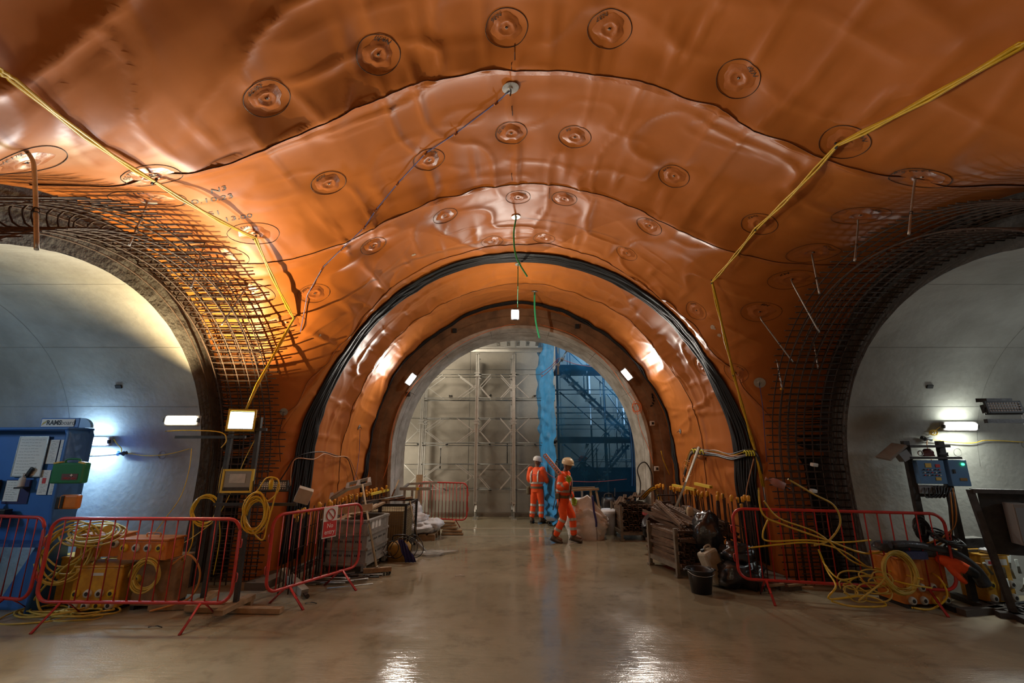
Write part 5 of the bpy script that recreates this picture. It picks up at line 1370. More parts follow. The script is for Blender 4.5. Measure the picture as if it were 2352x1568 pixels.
for i in range(7):
    z = .74 + .022 * i + (.03 if i > 3 else 0)
    MB().bar(Vector((-2.95 + .09 * i, 7.88 + rg.uniform(-.05, .05), z)), Vector((-2.90 + .10 * i, 8.60, z + rg.uniform(0, .08))), .075, .03).build('timber_offcut', M_wood_pale if i % 2 else M_wood, label=['pale', 'dark', 'short pale', 'muddy', 'split pale', 'brown', 'topmost pale'][i] + ' timber offcut lying in the grey box pallet', category='timber', group='timber in the box pallet')
MB().bar(Vector((-3.0, 7.80, .90)), Vector((-2.25, 7.78, 1.00)), .03, .10).build('timber_plank', M_wood_pale, label='pale plank lying across the front edge of the grey box pallet', category='timber')
# mesh stillage
def mesh_cage(label, c, W, D, H):
    o = thing('mesh_stillage', label, 'cage', c); m = M_black
    for sx in (-1, 1):
        for sy in (-1, 1): MB().box((sx * W / 2, sy * D / 2, H / 2), (.045, .045, H)).build('post', m, o)
    for z in (.12, H - .02):
        for s in (-1, 1):
            MB().box((0, s * D / 2, z), (W, .035, .045)).build('rail', m, o); MB().box((s * W / 2, 0, z), (.035, D, .045)).build('rail', m, o)
    MB().box((-.12, -D / 2, H * .80), (.07, .02, .28)).build('strap_plate', m, o)
    wm = mat('mesh_wire', (.11, .08, .05), .6, .3)
    for s, nm in ((-1, 'x'), (1, 'y')):
        g = MB()
        if nm == 'x':
            for i in range(1, 17): g.tube([(-W / 2 + W * i / 17, -D / 2, .12), (-W / 2 + W * i / 17, -D / 2, H)], .003, 4)
            for i in range(1, 17): g.tube([(-W / 2, -D / 2, .12 + (H - .12) * i / 17), (W / 2, -D / 2, .12 + (H - .12) * i / 17)], .003, 4)
        else:
            for i in range(1, 10): g.tube([(W / 2, -D / 2 + D * i / 10, .12), (W / 2, -D / 2 + D * i / 10, H)], .003, 4)
            for i in range(1, 22): g.tube([(W / 2, -D / 2, .12 + (H - .12) * i / 22), (W / 2, D / 2, .12 + (H - .12) * i / 22)], .0045, 4)
        g.build('wire_mesh', wm, o, kind='stuff')
    MB().box((0, 0, .11), (W, D, .03)).build('base', m, o)
    MB().box((0, 0, .45), (W - .12, D - .12, .62)).build('lining_board', mat('tan_lining', (.36, .28, .14), .8, var=.3), o)
    return o
mesh_cage('black mesh stillage beside the brooms, heaped with scrap', (-2.38, 9.62, 0), .74, .98, .90)
for i in range(12):
    a = Vector((-2.62 + rg.uniform(0, .45), 9.2 + rg.uniform(0, .7), .90 + rg.uniform(0, .05))); an = rg.uniform(0, 3.1)
    MB().bar(a, a + Vector((math.cos(an), math.sin(an) * .7, rg.uniform(-.1, .2))) * rg.uniform(.15, .3), .05, .03).build('scrap_block', [M_wood, mat('brick_scrap', (.26, .10, .06), .8), M_rust][i % 3], label='scrap piece heaped on top of the black mesh stillage', category='scrap', group='scrap on the mesh stillage')
def pole(name, label, a, b, r, m, cat='pole'):
    return MB().tube([a, b], r, 10).build(name, m, label=label, category=cat)
pole('scaffold_pole', 'silver scaffold pole lying across the top of the mesh stillage', atY(832, 1153, 8.9), atY(925, 1138, 9.7), .024, M_galv)
pole('timber_stake', 'dark timber stake leaning in front of the left portal leg', atY(898, 1145, 10.0), atY(916, 1102, 10.3), .018, M_wood, 'stake')
# brooms
def broom(label, top, head, d, W=.30, up=False):
    o = thing('broom', label, 'broom', head); h = Vector(head); d = Vector(d).normalized(); t = Vector(top) - h
    MB().tube([Vector((0, 0, .06)), t], [.021, .017], 10).build('handle', M_wood_pale if not up else M_wood, o)
    MB().bar(-d * W / 2 + Vector((0, 0, .085)), d * W / 2 + Vector((0, 0, .085)), .075, .06).build('head', M_wood, o)
    b = MB(); rr = random.Random(2)
    for i in range(26):
        for j in range(3):
            p = d * (W * ((i + .5) / 26 - .5)) + Vector((0, (j - 1) * .018, .06)); b.tube([p, p + Vector((rr.uniform(-.012, .012), rr.uniform(-.012, .012) + (j - 1) * .01, -.058))], .004, 3)
    b.build('bristles', M_black, o, kind='stuff')
    MB().tube([Vector((0, 0, .14)), d * .10 + Vector((0, 0, .08))], .006, 6).build('brace', M_galv, o); MB().tube([Vector((0, 0, .14)), -d * .10 + Vector((0, 0, .08))], .006, 6).build('brace', M_galv, o)
    return o
broom('tall wooden broom leaning on the grey box pallet', atY(832, 1112, 7.85), atZ(866, 1322, 0), (.95, .35, 0), .42)
h = atZ(960, 1262, .05)
o = thing('broom', 'second broom with a metal-backed head leaning on the mesh stillage', 'broom', h)
MB().tube([Vector((0, 0, .14)), atY(941, 1150, 9.35) - h], .017, 10).build('handle', M_wood, o)
MB().bar(Vector((-.06, 0, .16)), Vector((.16, -.02, -.04)), .05, .07, up=Vector((0, 1, 0))).build('head', M_galv, o)
# pump with blue cloth
o = thing('site_pump', 'dirty yellow pump standing at the foot of the mesh stillage', 'pump', (-2.0, 8.75, 0))
MB().loft([((0, 0, .0), (.20, 0, 0), (0, .16, 0), .5), ((0, 0, .22), (.20, 0, 0), (0, .16, 0), .5), ((0, 0, .30), (.14, 0, 0), (0, .12, 0), .6)], 20).build('body', mat('dirty_yellow', (.40, .22, .03), .6, var=.5, vscale=9), o)
MB().tube(wpts([(-.12, 0, .28), (-.12, 0, .40), (.12, 0, .40), (.12, 0, .28)], 4), .014, 8).build('handle', M_black, o)
MB().tube([(-.1, 0, .12), (-.34, -.02, .1)], .11, 14).build('motor', M_black, o)
mb = MB(); V = []
for j in range(14):
    for i in range(12):
        s_, t = i / 11 - .5, j / 13
        x = s_ * (.10 + .10 * t) + .06 + t * .20; V.append((x, -.17 - .06 * math.sin(t * 2.8) - .02 * math.sin(i * 1.8 + j), .36 * (1 - t) ** .8 + .012))
mb.add(V, [(j * 12 + i, j * 12 + i + 1, (j + 1) * 12 + i + 1, (j + 1) * 12 + i) for j in range(13) for i in range(11)], 0, True)
q = mb.build('cloth', mat('navy_cloth', (.02, .025, .14), .8, var=.3, bump=.5, bscale=20)); q.location = (-2.0, 8.70, 0); setp(q, label='dark blue cloth draped over the dirty yellow pump', category='cloth')
for i in range(5):
    c = Vector((-2.1 + .09 * i, 8.50 + .05 * i, .22)); P = coil_pts(c, (rg.uniform(-.6, .6), -1, rg.uniform(-.3, .6)), .14 + .02 * i, 1, .1, 60 + i); MB().tube(P, .007, 6).build('black_cable', M_black, label='black cable loop around the dirty yellow pump', category='cable', group='black cable loops at the pump')
# loose metal on the floor
for i in range(16):
    a = Vector((-3.1 + rg.uniform(0, .55), 6.9 + rg.uniform(0, .7), .02 + .008 * (i % 4))); an = R_(rg.uniform(-5, 40)); l = rg.uniform(.35, .8)
    b = a + Vector((math.cos(an) * l, math.sin(an) * l * .6, rg.uniform(0, .03)))
    pole('steel_offcut', 'rusty steel offcut lying on the floor behind the No entry barrier', a, b, rg.choice([.010, .014, .022]), rg.choice([M_rust, M_steel_dark, M_galv]), 'steel offcut')['group'] = 'steel offcuts behind the barrier'
MB().bar(atZ(650, 1312, .18), atZ(700, 1362, .03), .10, .10).build('concrete_block', mat('pale_block', (.30, .28, .22), .8), label='pale angular block leaning inside the No entry barrier', category='block')
pole('steel_tube', 'short dark steel tube lying at the near foot of the No entry barrier', atZ(688, 1345, .03), atZ(706, 1369, .03), .028, M_steel_dark, 'tube')
for i, (u, v) in enumerate(((700, 1385), (790, 1318), (340, 1440), (1045, 1322))):
    p = atZ(u, v, .012); MB().tube([p, p + Vector((.08, .03, .004)), p + Vector((.15, .0, .0))], .006, 5).build('wire_scrap', M_steel_dark if i < 3 else M_white, label=['short wire scrap near the foot of the No entry barrier', 'bent wire scrap by the broom', 'bent wire scrap on the left foreground floor', 'pale scrap on the wet floor right of the brooms'][i], category='scrap')
# white plywood box on the starters
p = atY(697, 1137, 6.95); o = thing('junction_box', 'pale box tilted on top of the left starter bars', 'box', p, R_(25)); o.rotation_euler = (R_(10), R_(18), R_(25))
MB().box((0, 0, 0), (.20, .16, .20), bev=.006).build('box', mat('pale_ply', (.42, .37, .28), .7, var=.2), o); MB().box((.102, 0, 0), (.006, .15, .19)).build('lid', M_white, o)
# aluminium frame on the starters
p = atY(800, 1128, 8.6); o = thing('aluminium_frame', 'dirty aluminium frame lying on the capped starter bars on the left', 'frame', p); o.rotation_euler = (R_(8), R_(-14), R_(12))
for (a, b) in (((-.30, -.1, -.05), (.02, -.1, .06)), ((.0, -.1, .06), (.42, -.08, .05)), ((-.02, .16, .10), (.38, .16, .10)), ((0, -.1, .06), (0, .16, .10)), ((.38, -.1, .06), (.38, .16, .10)), ((.18, -.1, .06), (.20, .16, .10)), ((-.30, -.1, -.05), (-.30, .16, 0))):
    MB().bar(a, b, .05, .05).build('member', M_galv, o)
MB().box((-.15, .03, .03), (.30, .22, .015), (0, R_(-18), 0)).build('deck', M_wood, o)
# left wall cable run across the black bundle
def wallrun(name, label, uvs, r, m, off=.06, **k):
    pts = [hit(u, v, off)[0] for u, v in uvs]; return cable(name, label, wpts(pts, 8), r, m, **k)
wallrun('black_cable', 'dark cable arching over the wide black bundle on the left wall', [(640, 1105), (655, 1080), (672, 1052), (700, 1040), (735, 1038), (765, 1046), (790, 1052), (800, 1075), (808, 1108)], .009, M_black)
wallrun('pale_cable', 'pale orange cable sagging below the dark one on the left wall', [(662, 1115), (666, 1070), (676, 1052), (712, 1054), (735, 1042), (760, 1050), (790, 1050), (806, 1080), (820, 1115)], .009, mat('pale_orange_cable', (.50, .26, .13), .5), off=.08)
wallrun('orange_cable', 'orange cable curving down beside the left portal leg', [(895, 1068), (885, 1092), (868, 1110), (850, 1122)], .010, mat('orange_cable2', (.75, .18, .03), .45))
# thin orange cable following the portal face
P = [atY(u, v, 11.08) for u, v in ((880, 1100), (897, 1040), (900, 1000), (912, 950), (935, 905), (965, 868), (1005, 830), (1050, 795), (1110, 765), (1160, 748), (1183, 745))]
cable('orange_cable', 'thin orange cable looped round the left side of the portal face', wpts(P, 5), .006, MATS['orange_cable2'])
P = [atY(u, v, 11.08) for u, v in ((1240, 745), (1300, 762), (1340, 785), (1400, 840), (1440, 900), (1460, 930), (1470, 980), (1490, 1030), (1500, 1065))]
cable('orange_cable', 'thin orange cable looped round the right side of the portal face', wpts(P, 5), .006, MATS['orange_cable2'])
coil('small orange cable coil on the right of the portal face', atY(1462, 935, 11.05), (0, -1, 0), .10, 4, .006, MATS['orange_cable2'], .2, 44, 1.3)
P = [atY(u, v, 11.0) for u, v in ((1518, 1035), (1523, 1055), (1538, 1090))]; cable('yellow_cable', 'short yellow cable on the right portal face', P, .010)
for (u, v, l, m) in ((1508, 1076, 'small white socket box on the right portal face', M_white), (937, 905, 'dark connector below the left portal lamp', M_black), (1044, 759, 'dark bolt plate on the portal face, upper left', M_dark), (1326, 749, 'dark bolt plate on the portal face, upper right', M_dark), (1498, 972, 'small pale box on the right portal face', M_white)):
    o = thing('wall_box', l, 'box', atY(u, v, 11.12)); MB().box((0, 0, 0), (.11, .07, .11), bev=.012).build('box', m, o); MB().box((.005, -.038, 0), (.055, .006, .055)).build('insert', M_dark, o)
# far left: aluminium trestle, bags, boards, plank
o = thing('trestle', 'aluminium trestle with a folded frame on top, by the left portal leg', 'trestle', (-2.55, 11.35, 0)); O_ = Vector((-2.55, 11.35, 0))
z1 = atY(960, 1122, 11.35).z
MB().bar((-.12, 0, z1), (.62, 0, z1), .07, .07).build('top_beam', M_galv, o); MB().bar((.02, .28, z1 + .09), (.72, .28, z1 + .12), .05, .05).build('upper_beam', M_galv, o)
MB().bar((.02, .28, z1 + .09), (-.05, 0, z1), .05, .05).build('end_member', M_galv, o)
for x in (0.0, .18, .34): MB().bar((x, 0, z1), (x, 0, .0), .05, .04, up=Vector((0, 1, 0))).build('leg', M_galv, o)
MB().box((.31, -.038, z1), (.06, .006, .06)).build('yellow_mark', M_yel, o)
a = atZ(985, 1188, 0); o = MB().bar(Vector((a.x + .02, 12.3, 0)), Vector((a.x + .0, 12.5, 1.28)), .17, .03, up=Vector((0, 1, 0))).build('plywood_plank', M_wood_pale, label='pale timber plank standing upright behind the left trestle', category='plank')
def bag(label, c, sc, seed, m, cat='bag', amp=.22, n=20, lift=.9):
    rr = random.Random(seed); V = []; F = []
    for j in range(n + 1):
        for i in range(n + 4):
            a = math.pi * (j / n - .5); b = 2 * math.pi * i / (n + 4)
            p = Vector((math.cos(a) * math.cos(b), math.cos(a) * math.sin(b), math.sin(a)))
            k = 1 + amp * (ns(p.x * 2.2 + seed, p.y * 2.2 + p.z * 1.3, seed) + .9 * abs(ns(p.x * 4.5, p.y * 4 + p.z * 5 + seed, seed + 1)))
            q = Vector((p.x * sc[0], p.y * sc[1], p.z * sc[2])) * k
            V.append(Vector((q.x, q.y, max(q.z, -sc[2] * lift))))
    m_ = n + 4
    F = [(j * m_ + i, j * m_ + (i + 1) % m_, (j + 1) * m_ + (i + 1) % m_, (j + 1) * m_ + i) for j in range(n) for i in range(m_)]
    q = MB().add([v + Vector((0, 0, sc[2] * lift)) for v in V], F, 0, True).build('sack', m, label=label, category=cat); q.location = c; return q
M_bagw = mat('white_bag', (.66, .66, .66), .5, var=.2, vscale=5, bump=.9, bscale=7, spec=.5)
o = thing('pallet', 'small pallet under the heap of white bags by the left portal leg', 'pallet', (-2.05, 10.95, 0))
for i in range(4): MB().box((-.3 + .2 * i, 0, .115), (.14, .8, .022)).build('top_board', M_wood, o)
for y in (-.34, 0, .34): MB().box((0, y, .05), (.76, .09, .10)).build('bearer', M_wood, o)
bag('crumpled white bag, lowest of the heap on the small pallet', (-2.0, 10.85, .125), (.34, .30, .11), 3, M_bagw, amp=.3)
bag('crumpled white bag on the right of the heap', (-1.80, 10.9, .20), (.22, .22, .10), 5, M_bagw, amp=.32)
bag('crumpled white bag on top of the heap', (-2.12, 11.05, .27), (.22, .2, .12), 8, M_bagw, amp=.32)
bag('tall crumpled white bag at the back of the heap', (-2.28, 11.2, .28), (.14, .16, .22), 9, M_bagw, amp=.35)
bag('bit of blue sheet showing in the heap of white bags', (-1.76, 11.15, .28), (.12, .1, .05), 12, mat('blue_sheet', (.03, .12, .5), .5))
for i in range(5):
    z = .03 + .055 * i; x = -1.48 + rg.uniform(-.05, .05)
    MB().box((x + (.06 if i < 2 else -.02), 11.25 + .05 * i, z), (.5 - .04 * i, .14, .04), (0, 0, rg.uniform(-.15, .15))).build('timber_board', M_wood, label=['lowest long', 'second', 'middle', 'fourth', 'topmost short'][i] + ' grey-brown board of the small stack right of the white bags', category='timber', group='boards right of the white bags')
bag('thin clear plastic sheet crumpled on the wet floor by the brooms', (-1.50, 9.25, .0), (.30, .22, .025), 31, mat('clear_film', (.55, .55, .52), .15, alpha=.35, spec=.8), 'plastic sheet', amp=.6)

# ---------------------------------------------------------------- right-hand clutter
chm = channel_mesh(1.0, .075, .038, 14).mesh('steel_channel', mat('rusty_channel', (.20, .125, .075), .65, .25, var=.45, vscale=9, bump=.3, bscale=60))
chm2 = channel_mesh(.95, .075, .038, 14).mesh('steel_channel', mat('brown_channel', (.15, .095, .06), .7, .2, var=.5, vscale=7, bump=.3, bscale=60))
def stillage(label, c, rz, W, D, H, m):
    o = thing('stillage', label, 'stillage', c, rz)
    for sx in (0, 1):
        for sy in (0, 1):
            MB().box((sx * W, sy * D, H / 2), (.05, .05, H)).build('post', m, o); MB().box((sx * W, sy * D, .02), (.09, .09, .03)).build('foot', m, o)
    for z in (.15,):
        for s in (0, 1): MB().box((W / 2, s * D, z), (W, .04, .07)).build('rail', m, o); MB().box((s * W, D / 2, z), (.04, D, .07)).build('rail', m, o)
    MB().box((W / 2, D / 2, .15), (W, D, .02)).build('deck', m, o)
    return o
M_post = mat('stillage_steel', (.26, .23, .18), .6, .4, var=.4, vscale=8)
stillage('small stillage of perforated steel channels beside the white bulk bag', (2.38, 10.55, 0), R_(0), .72, .95, .72, M_post)
ORD = ['first', 'second', 'third', 'fourth', 'fifth', 'sixth', 'seventh', 'eighth', 'ninth', 'tenth', 'eleventh', 'twelfth', 'thirteenth']
for lay in range(13):
    for j in range(6):
        q = bpy.data.objects.new('steel_channel', chm if (j + lay) % 3 else chm2); C.objects.link(q)
        q.location = (2.47 + j * .11 + rg.uniform(-.01, .01), 11.02 + rg.uniform(-.04, .04), .20 + lay * .044); q.rotation_euler = (rg.uniform(-.02, .02), 0, math.pi / 2 + rg.uniform(-.04, .04))
        setp(q, label=f'perforated channel in the small stillage, {ORD[lay]} layer up, {ORD[j]} from the left', category='steel channel', group='channels in the small stillage')
for j in range(9):
    q = bpy.data.objects.new('steel_channel', chm); C.objects.link(q); q.location = (2.44 + j * .075, 10.98 + .02 * j, .795 + .014 * j); q.rotation_euler = (.03, rg.uniform(-.1, .1), math.pi / 2 - .30 + rg.uniform(-.05, .05))
    setp(q, label='perforated steel channel spread askew on top of the small stillage', category='steel channel', group='channels on top of the small stillage')
st2 = stillage('larger stillage heaped with perforated steel channels in front of the right starter bars', (2.36, 8.40, 0), R_(-78), .84, .80, .70, M_post)
o2 = Matrix.Translation((2.36, 8.40, 0)) @ Matrix.Rotation(R_(-78), 4, 'Z')
for lay in range(11):
    for j in range(7):
        q = bpy.data.objects.new('steel_channel', chm if rg.random() < .6 else chm2); C.objects.link(q)
        p = o2 @ Vector((.38 + rg.uniform(-.05, .05), .06 + j * .10 + rg.uniform(-.015, .015), .20 + lay * .043 + rg.uniform(0, .006)))
        q.location = p; q.rotation_euler = (rg.uniform(-.03, .03), rg.uniform(-.03, .03), R_(-78) + rg.uniform(-.05, .05))
        setp(q, label=f'perforated channel inside the larger stillage, {ORD[lay]} layer up, {ORD[j]} from the left', category='steel channel', group='channels in the larger stillage')
for i in range(46):
    q = bpy.data.objects.new('steel_channel', chm if rg.random() < .6 else chm2); C.objects.link(q)
    t = i / 46; lay = i // 9
    p = Vector((2.66 + (i % 9) * .07 + rg.uniform(-.03, .03), 8.12 - .03 * (i % 9) + rg.uniform(-.06, .06), .66 + lay * .044 + .012 * (i % 4)))
    q.location = p; q.rotation_euler = (rg.uniform(-.25, .25), .20 + rg.uniform(-.08, .08), R_(-55) + rg.uniform(-.22, .22) - .08 * lay)
    setp(q, label=f'channel in the sloping heap on the larger stillage, {ORD[lay]} tier up, {ORD[i % 9]} from the left', category='steel channel', group='sloping heap of channels')
for i in range(14):
    q = bpy.data.objects.new('steel_channel', chm2); C.objects.link(q); q.location = (3.02 + rg.uniform(-.15, .15), 7.62 + rg.uniform(-.18, .18), .12 + .05 * i)
    q.rotation_euler = (rg.uniform(-.4, .4), rg.uniform(-.15, .35), R_(-20) + rg.uniform(-.5, .5)); q.scale = (.7, 1, 1)
    setp(q, label='short perforated channel jumbled at the near end of the larger stillage', category='steel channel', group='jumbled channels at the near end')
o = thing('timber_block', 'pale wooden block standing on the heap of steel channels', 'block', atY(1585, 1178, 7.9)); MB().loft([((0, 0, -.10), (.05, 0, 0), (0, .04, 0), .3), ((0, 0, .05), (.05, 0, 0), (0, .04, 0), .3), ((0, 0, .10), (.03, 0, 0), (0, .03, 0), .6)], 14).build('block', M_wood_pale, o)
MB().ball((0, 0, .10), .016, 6).build('blue_spot', mat('blue_plastic', (.05, .16, .45)), o)
for i, (a, b) in enumerate((((1574, 1165), (1612, 1182)), ((1572, 1172), (1604, 1188)))):
    MB().bar(atY(*a, 8.0), atY(*b, 7.95), .05, .03).build('grey_bar', M_galv, label=['upper grey steel bar on top of the channel heap', 'lower grey steel bar on top of the channel heap'][i], category='bar')
pole('scaffold_pole', 'long pale pole leaning from the channel heap against the right wall', atY(1542, 1192, 8.6), atY(1606, 1027, 8.9), .030, mat('pale_pole', (.40, .36, .28), .5, .3, var=.3))
# red heater
o = thing('heater', 'red space heater with a black round grille between the two stillages', 'heater', (3.0, 9.75, 0), R_(10)); m = mat('heater_red', (.33, .015, .012), .35, var=.3, vscale=5)
V = [(-.26, -.22, .18), (.26, -.22, .18), (.26, .22, .18), (-.26, .22, .18), (-.24, -.2, .62), (.26, -.2, .74), (.26, .2, .74), (-.24, .2, .62)]
MB().add(V, [(0, 3, 2, 1), (4, 5, 6, 7), (0, 1, 5, 4), (1, 2, 6, 5), (2, 3, 7, 6), (3, 0, 4, 7)]).build('casing', m, o)
MB().box((-.25, 0, .64), (.12, .38, .06), bev=.01).build('casing_lip', m, o)
MB().tube(wpts([(-.16, -.22, .62), (-.16, -.22, .98), (-.10, -.22, 1.02), (.20, -.22, 1.02), (.26, -.22, .98), (.26, -.22, .30)], 4), .013, 8).build('handle', M_steel_dark, o)
MB().tube([(-.34, -.20, .44), (-.30, -.30, .44)], .24, 28).build('round_grille', M_black, o)
for a in range(0, 360, 45): MB().ball((-.32 + .20 * math.cos(R_(a)), -.31, .44 + .20 * math.sin(R_(a))), .008, 4).build('rivet', M_galv, o)
MB().tube([(-.30, -.22, .24), (-.34, -.30, .0)], .012, 6).build('leg', M_steel_dark, o); MB().tube([(.22, -.2, .2), (.24, -.24, .0)], .012, 6).build('leg', M_steel_dark, o)
for s in (-1, 1): MB().tube([(.15, s * .24, .10), (.15, s * .28, .10)], .10, 16).build('wheel', M_black, o)
MB().tube([(.28, -.05, .66), (.40, -.05, .66)], [.06, .04], 12).build('nozzle', mat('dusty_pink', (.35, .16, .13), .6), o)
for i in range(6):
    a = Vector((2.85 + rg.uniform(0, .3), 9.6 + rg.uniform(0, .2), .76 + .02 * i)); MB().bar(a, a + Vector((rg.uniform(.1, .3), rg.uniform(-.1, .1), .02)), .06, .035).build('rubble_piece', M_rust if i % 2 else M_wood, label='rusty scrap piece lying on the red heater', category='scrap', group='scrap on the heater')
# bulk bag
def bulkbag():
    o = thing('bulk_bag', 'big white woven bulk bag slumped on the floor behind the walking person', 'bag', (1.66, 10.95, 0)); n = 40; m_ = 24; V = []
    for j in range(m_ + 1):
        t = j / m_
        for i in range(n):
            a = 2 * math.pi * i / n; ca, sa = math.cos(a), math.sin(a); q = .55 + .25 * (t < .3)
            x = math.copysign(abs(ca) ** q, ca); y = math.copysign(abs(sa) ** q, sa)
            rad = .46 * (.80 + .28 * math.sin(min(t * 2.2, 1.57)) - .10 * t)
            top = .84 + .02 * math.sin(a * 3) - .40 * max(0, x) ** 1.2 * (t) + .12 * max(0, 1 - abs(x - .12) * 3) * (y < 0)
            z = t * top; wr = .035 * ns(a * 2.5, t * 6, 3) + .03 * abs(ns(a * 5, t * 9 + a, 5)) + .012 * ns(a * 12, t * 22, 6)
            V.append((x * (rad + wr) + .05 * t * 0, y * (rad * .92 + wr), z + (.02 * ns(a * 3, t * 5, 8) if t > .05 else 0)))
    F = [(j * n + i, j * n + (i + 1) % n, (j + 1) * n + (i + 1) % n, (j + 1) * n + i) for j in range(m_) for i in range(n)]
    b = len(V); V += [(x * .94, y * .94, z - .10) for x, y, z in V[m_ * n:(m_ + 1) * n]]
    F += [(m_ * n + i, m_ * n + (i + 1) % n, b + (i + 1) % n, b + i) for i in range(n)] + [tuple(b + i for i in range(n))]
    MB().add(V, F, 0, True).build('bag', mat('woven_bag', (.78, .76, .75), .5, var=.2, vscale=4, bump=.8, bscale=9, col2=(.60, .56, .53)), o)
    return o
bb = bulkbag()
secs = []; 
P = [(.10, -.44, .93), (.11, -.475, .80), (.12, -.50, .6), (.15, -.52, .42), (.15, -.52, .30)]
mb = MB(); mb.loft([(Vector(p), Vector((.022, 0, 0)), Vector((0, .008, 0)), .5) for p in wpts(P, 4)], 8); mb.build('blue_strap', mat('navy_strap', (.02, .02, .12), .6), bb)
mb = MB(); mb.loft([(Vector(p), Vector((.012, 0, 0)), Vector((0, .008, 0)), .5) for p in wpts([(.15, -.52, .30), (.16, -.50, .15), (.17, -.44, .02)], 4)], 8); mb.build('seam', mat('grey_seam', (.25, .22, .2), .7), bb)
# bin, vacuum, trestle behind the bag
o = thing('waste_bin', 'pale round bin with a white liner between the bulk bag and the small stillage', 'bin', (2.27, 11.35, 0)); MB().lathe([(.15, 0), (.17, .5), (.165, .52), (.15, .5)], n=20).build('bin', mat('grey_plastic2', (.30, .30, .30), .5), o)
MB().lathe([(.16, .44), (.185, .50), (.17, .56), (.14, .50)], n=16).build('liner', M_bagw, o)
o = thing('site_vacuum', 'black site vacuum standing behind the pale bin', 'vacuum', (2.36, 11.75, 0)); MB().loft([((0, 0, 0), (.16, 0, 0), (0, .16, 0), .7), ((0, 0, .55), (.16, 0, 0), (0, .16, 0), .7), ((0, 0, .66), (.17, 0, 0), (0, .17, 0), .6), ((0, 0, .78), (.15, 0, 0), (0, .14, 0), .8)], 18).build('drum', M_black, o)
MB().tube(wpts([(-.1, -.05, .76), (-.08, -.05, .86), (.08, -.05, .86), (.1, -.05, .76)], 4), .016, 8).build('handle', M_steel_dark, o); MB().tube([(.15, 0, .6), (.17, -.02, 1.0)], .012, 6).build('wand', M_steel_dark, o)
o = thing('timber_trestle', 'timber trestle behind the bulk bag at the foot of the netting', 'trestle', (1.75, 11.95, 0))
MB().bar((-.30, 0, .93), (.42, 0, .96), .10, .05).build('top_rail', M_wood, o); MB().bar((-.30, .2, .97), (.36, .2, .98), .10, .04).build('top_rail', M_wood, o)
for x, dx in ((-.22, -.05), (.0, 0), (.22, .06), (.36, .14)): MB().bar((x, .02, .92), (x + dx, 0, 0), .05, .04, up=Vector((0, 1, 0))).build('leg', M_wood_pale if x > 0 else M_galv, o)
# bucket
o = thing('bucket', 'black rubber bucket on the wet floor in front of the right stillage', 'bucket', (2.58, 6.82, 0))
MB().lathe([(.001, .008), (.125, .0), (.13, .0), (.165, .27), (.185, .285), (.19, .30), (.178, .30), (.160, .27), (.122, .02), (.001, .018)], n=32).build('shell', mat('bucket_rubber', (.016, .018, .022), .35, var=.4, vscale=20), o)
for s in (-1, 1): MB().box((s * .195, 0, .285), (.05, .06, .022), bev=.006).build('lug', MATS['bucket_rubber'], o)
MB().tube(wpts([(.185, 0, .29), (.14, -.13, .25), (0, -.185, .235), (-.14, -.13, .25), (-.185, 0, .29)], 6), .004, 6).build('handle', M_galv, o)
# jerrycan
o = thing('jerrycan', 'dirty white jerrycan leaning behind the black bucket', 'jerrycan', (2.96, 7.12, .05)); o.rotation_euler = (R_(-8), R_(-17), R_(20)); m = mat('dirty_white', (.42, .39, .30), .55, var=.3, vscale=5, col2=(.28, .24, .16))
MB().box((0, 0, .23), (.24, .20, .44), bev=.035).build('can', m, o); MB().tube([(-.06, 0, .44), (-.06, 0, .48)], .03, 12).build('cap', M_black, o); MB().tube(wpts([(-.02, 0, .44), (-.01, 0, .49), (.08, 0, .49), (.09, 0, .44)], 4), .015, 8).build('handle', m, o)
M_bin = mat('black_bag', (.018, .018, .02), .22, bump=.8, bscale=8, spec=.8)
bag('shiny black refuse bag draped over the near end of the channel heap', (3.02, 7.55, .42), (.20, .22, .27), 41, M_bin, amp=.3)
bag('shiny black refuse bag on the floor behind the right barrier end', (3.22, 7.05, .0), (.26, .22, .20), 43, M_bin, amp=.38)
bag('loose black plastic sheet on top of the floor refuse bag', (3.20, 7.0, .34), (.20, .16, .12), 47, M_bin, amp=.4)
for i in range(12):
    a = Vector((3.15 + rg.uniform(0, .9), 6.85 + rg.uniform(0, .3), .03 + rg.uniform(0, .05))); an = rg.uniform(-1, 1)
    MB().bar(a, a + Vector((math.cos(an), math.sin(an) * .5, .1)) * rg.uniform(.1, .25), .04, .025).build('timber_scrap', [M_wood, MATS['brick_scrap']][i % 2], label='splintered scrap on the floor behind the right barrier', category='scrap', group='scrap behind the right barrier')
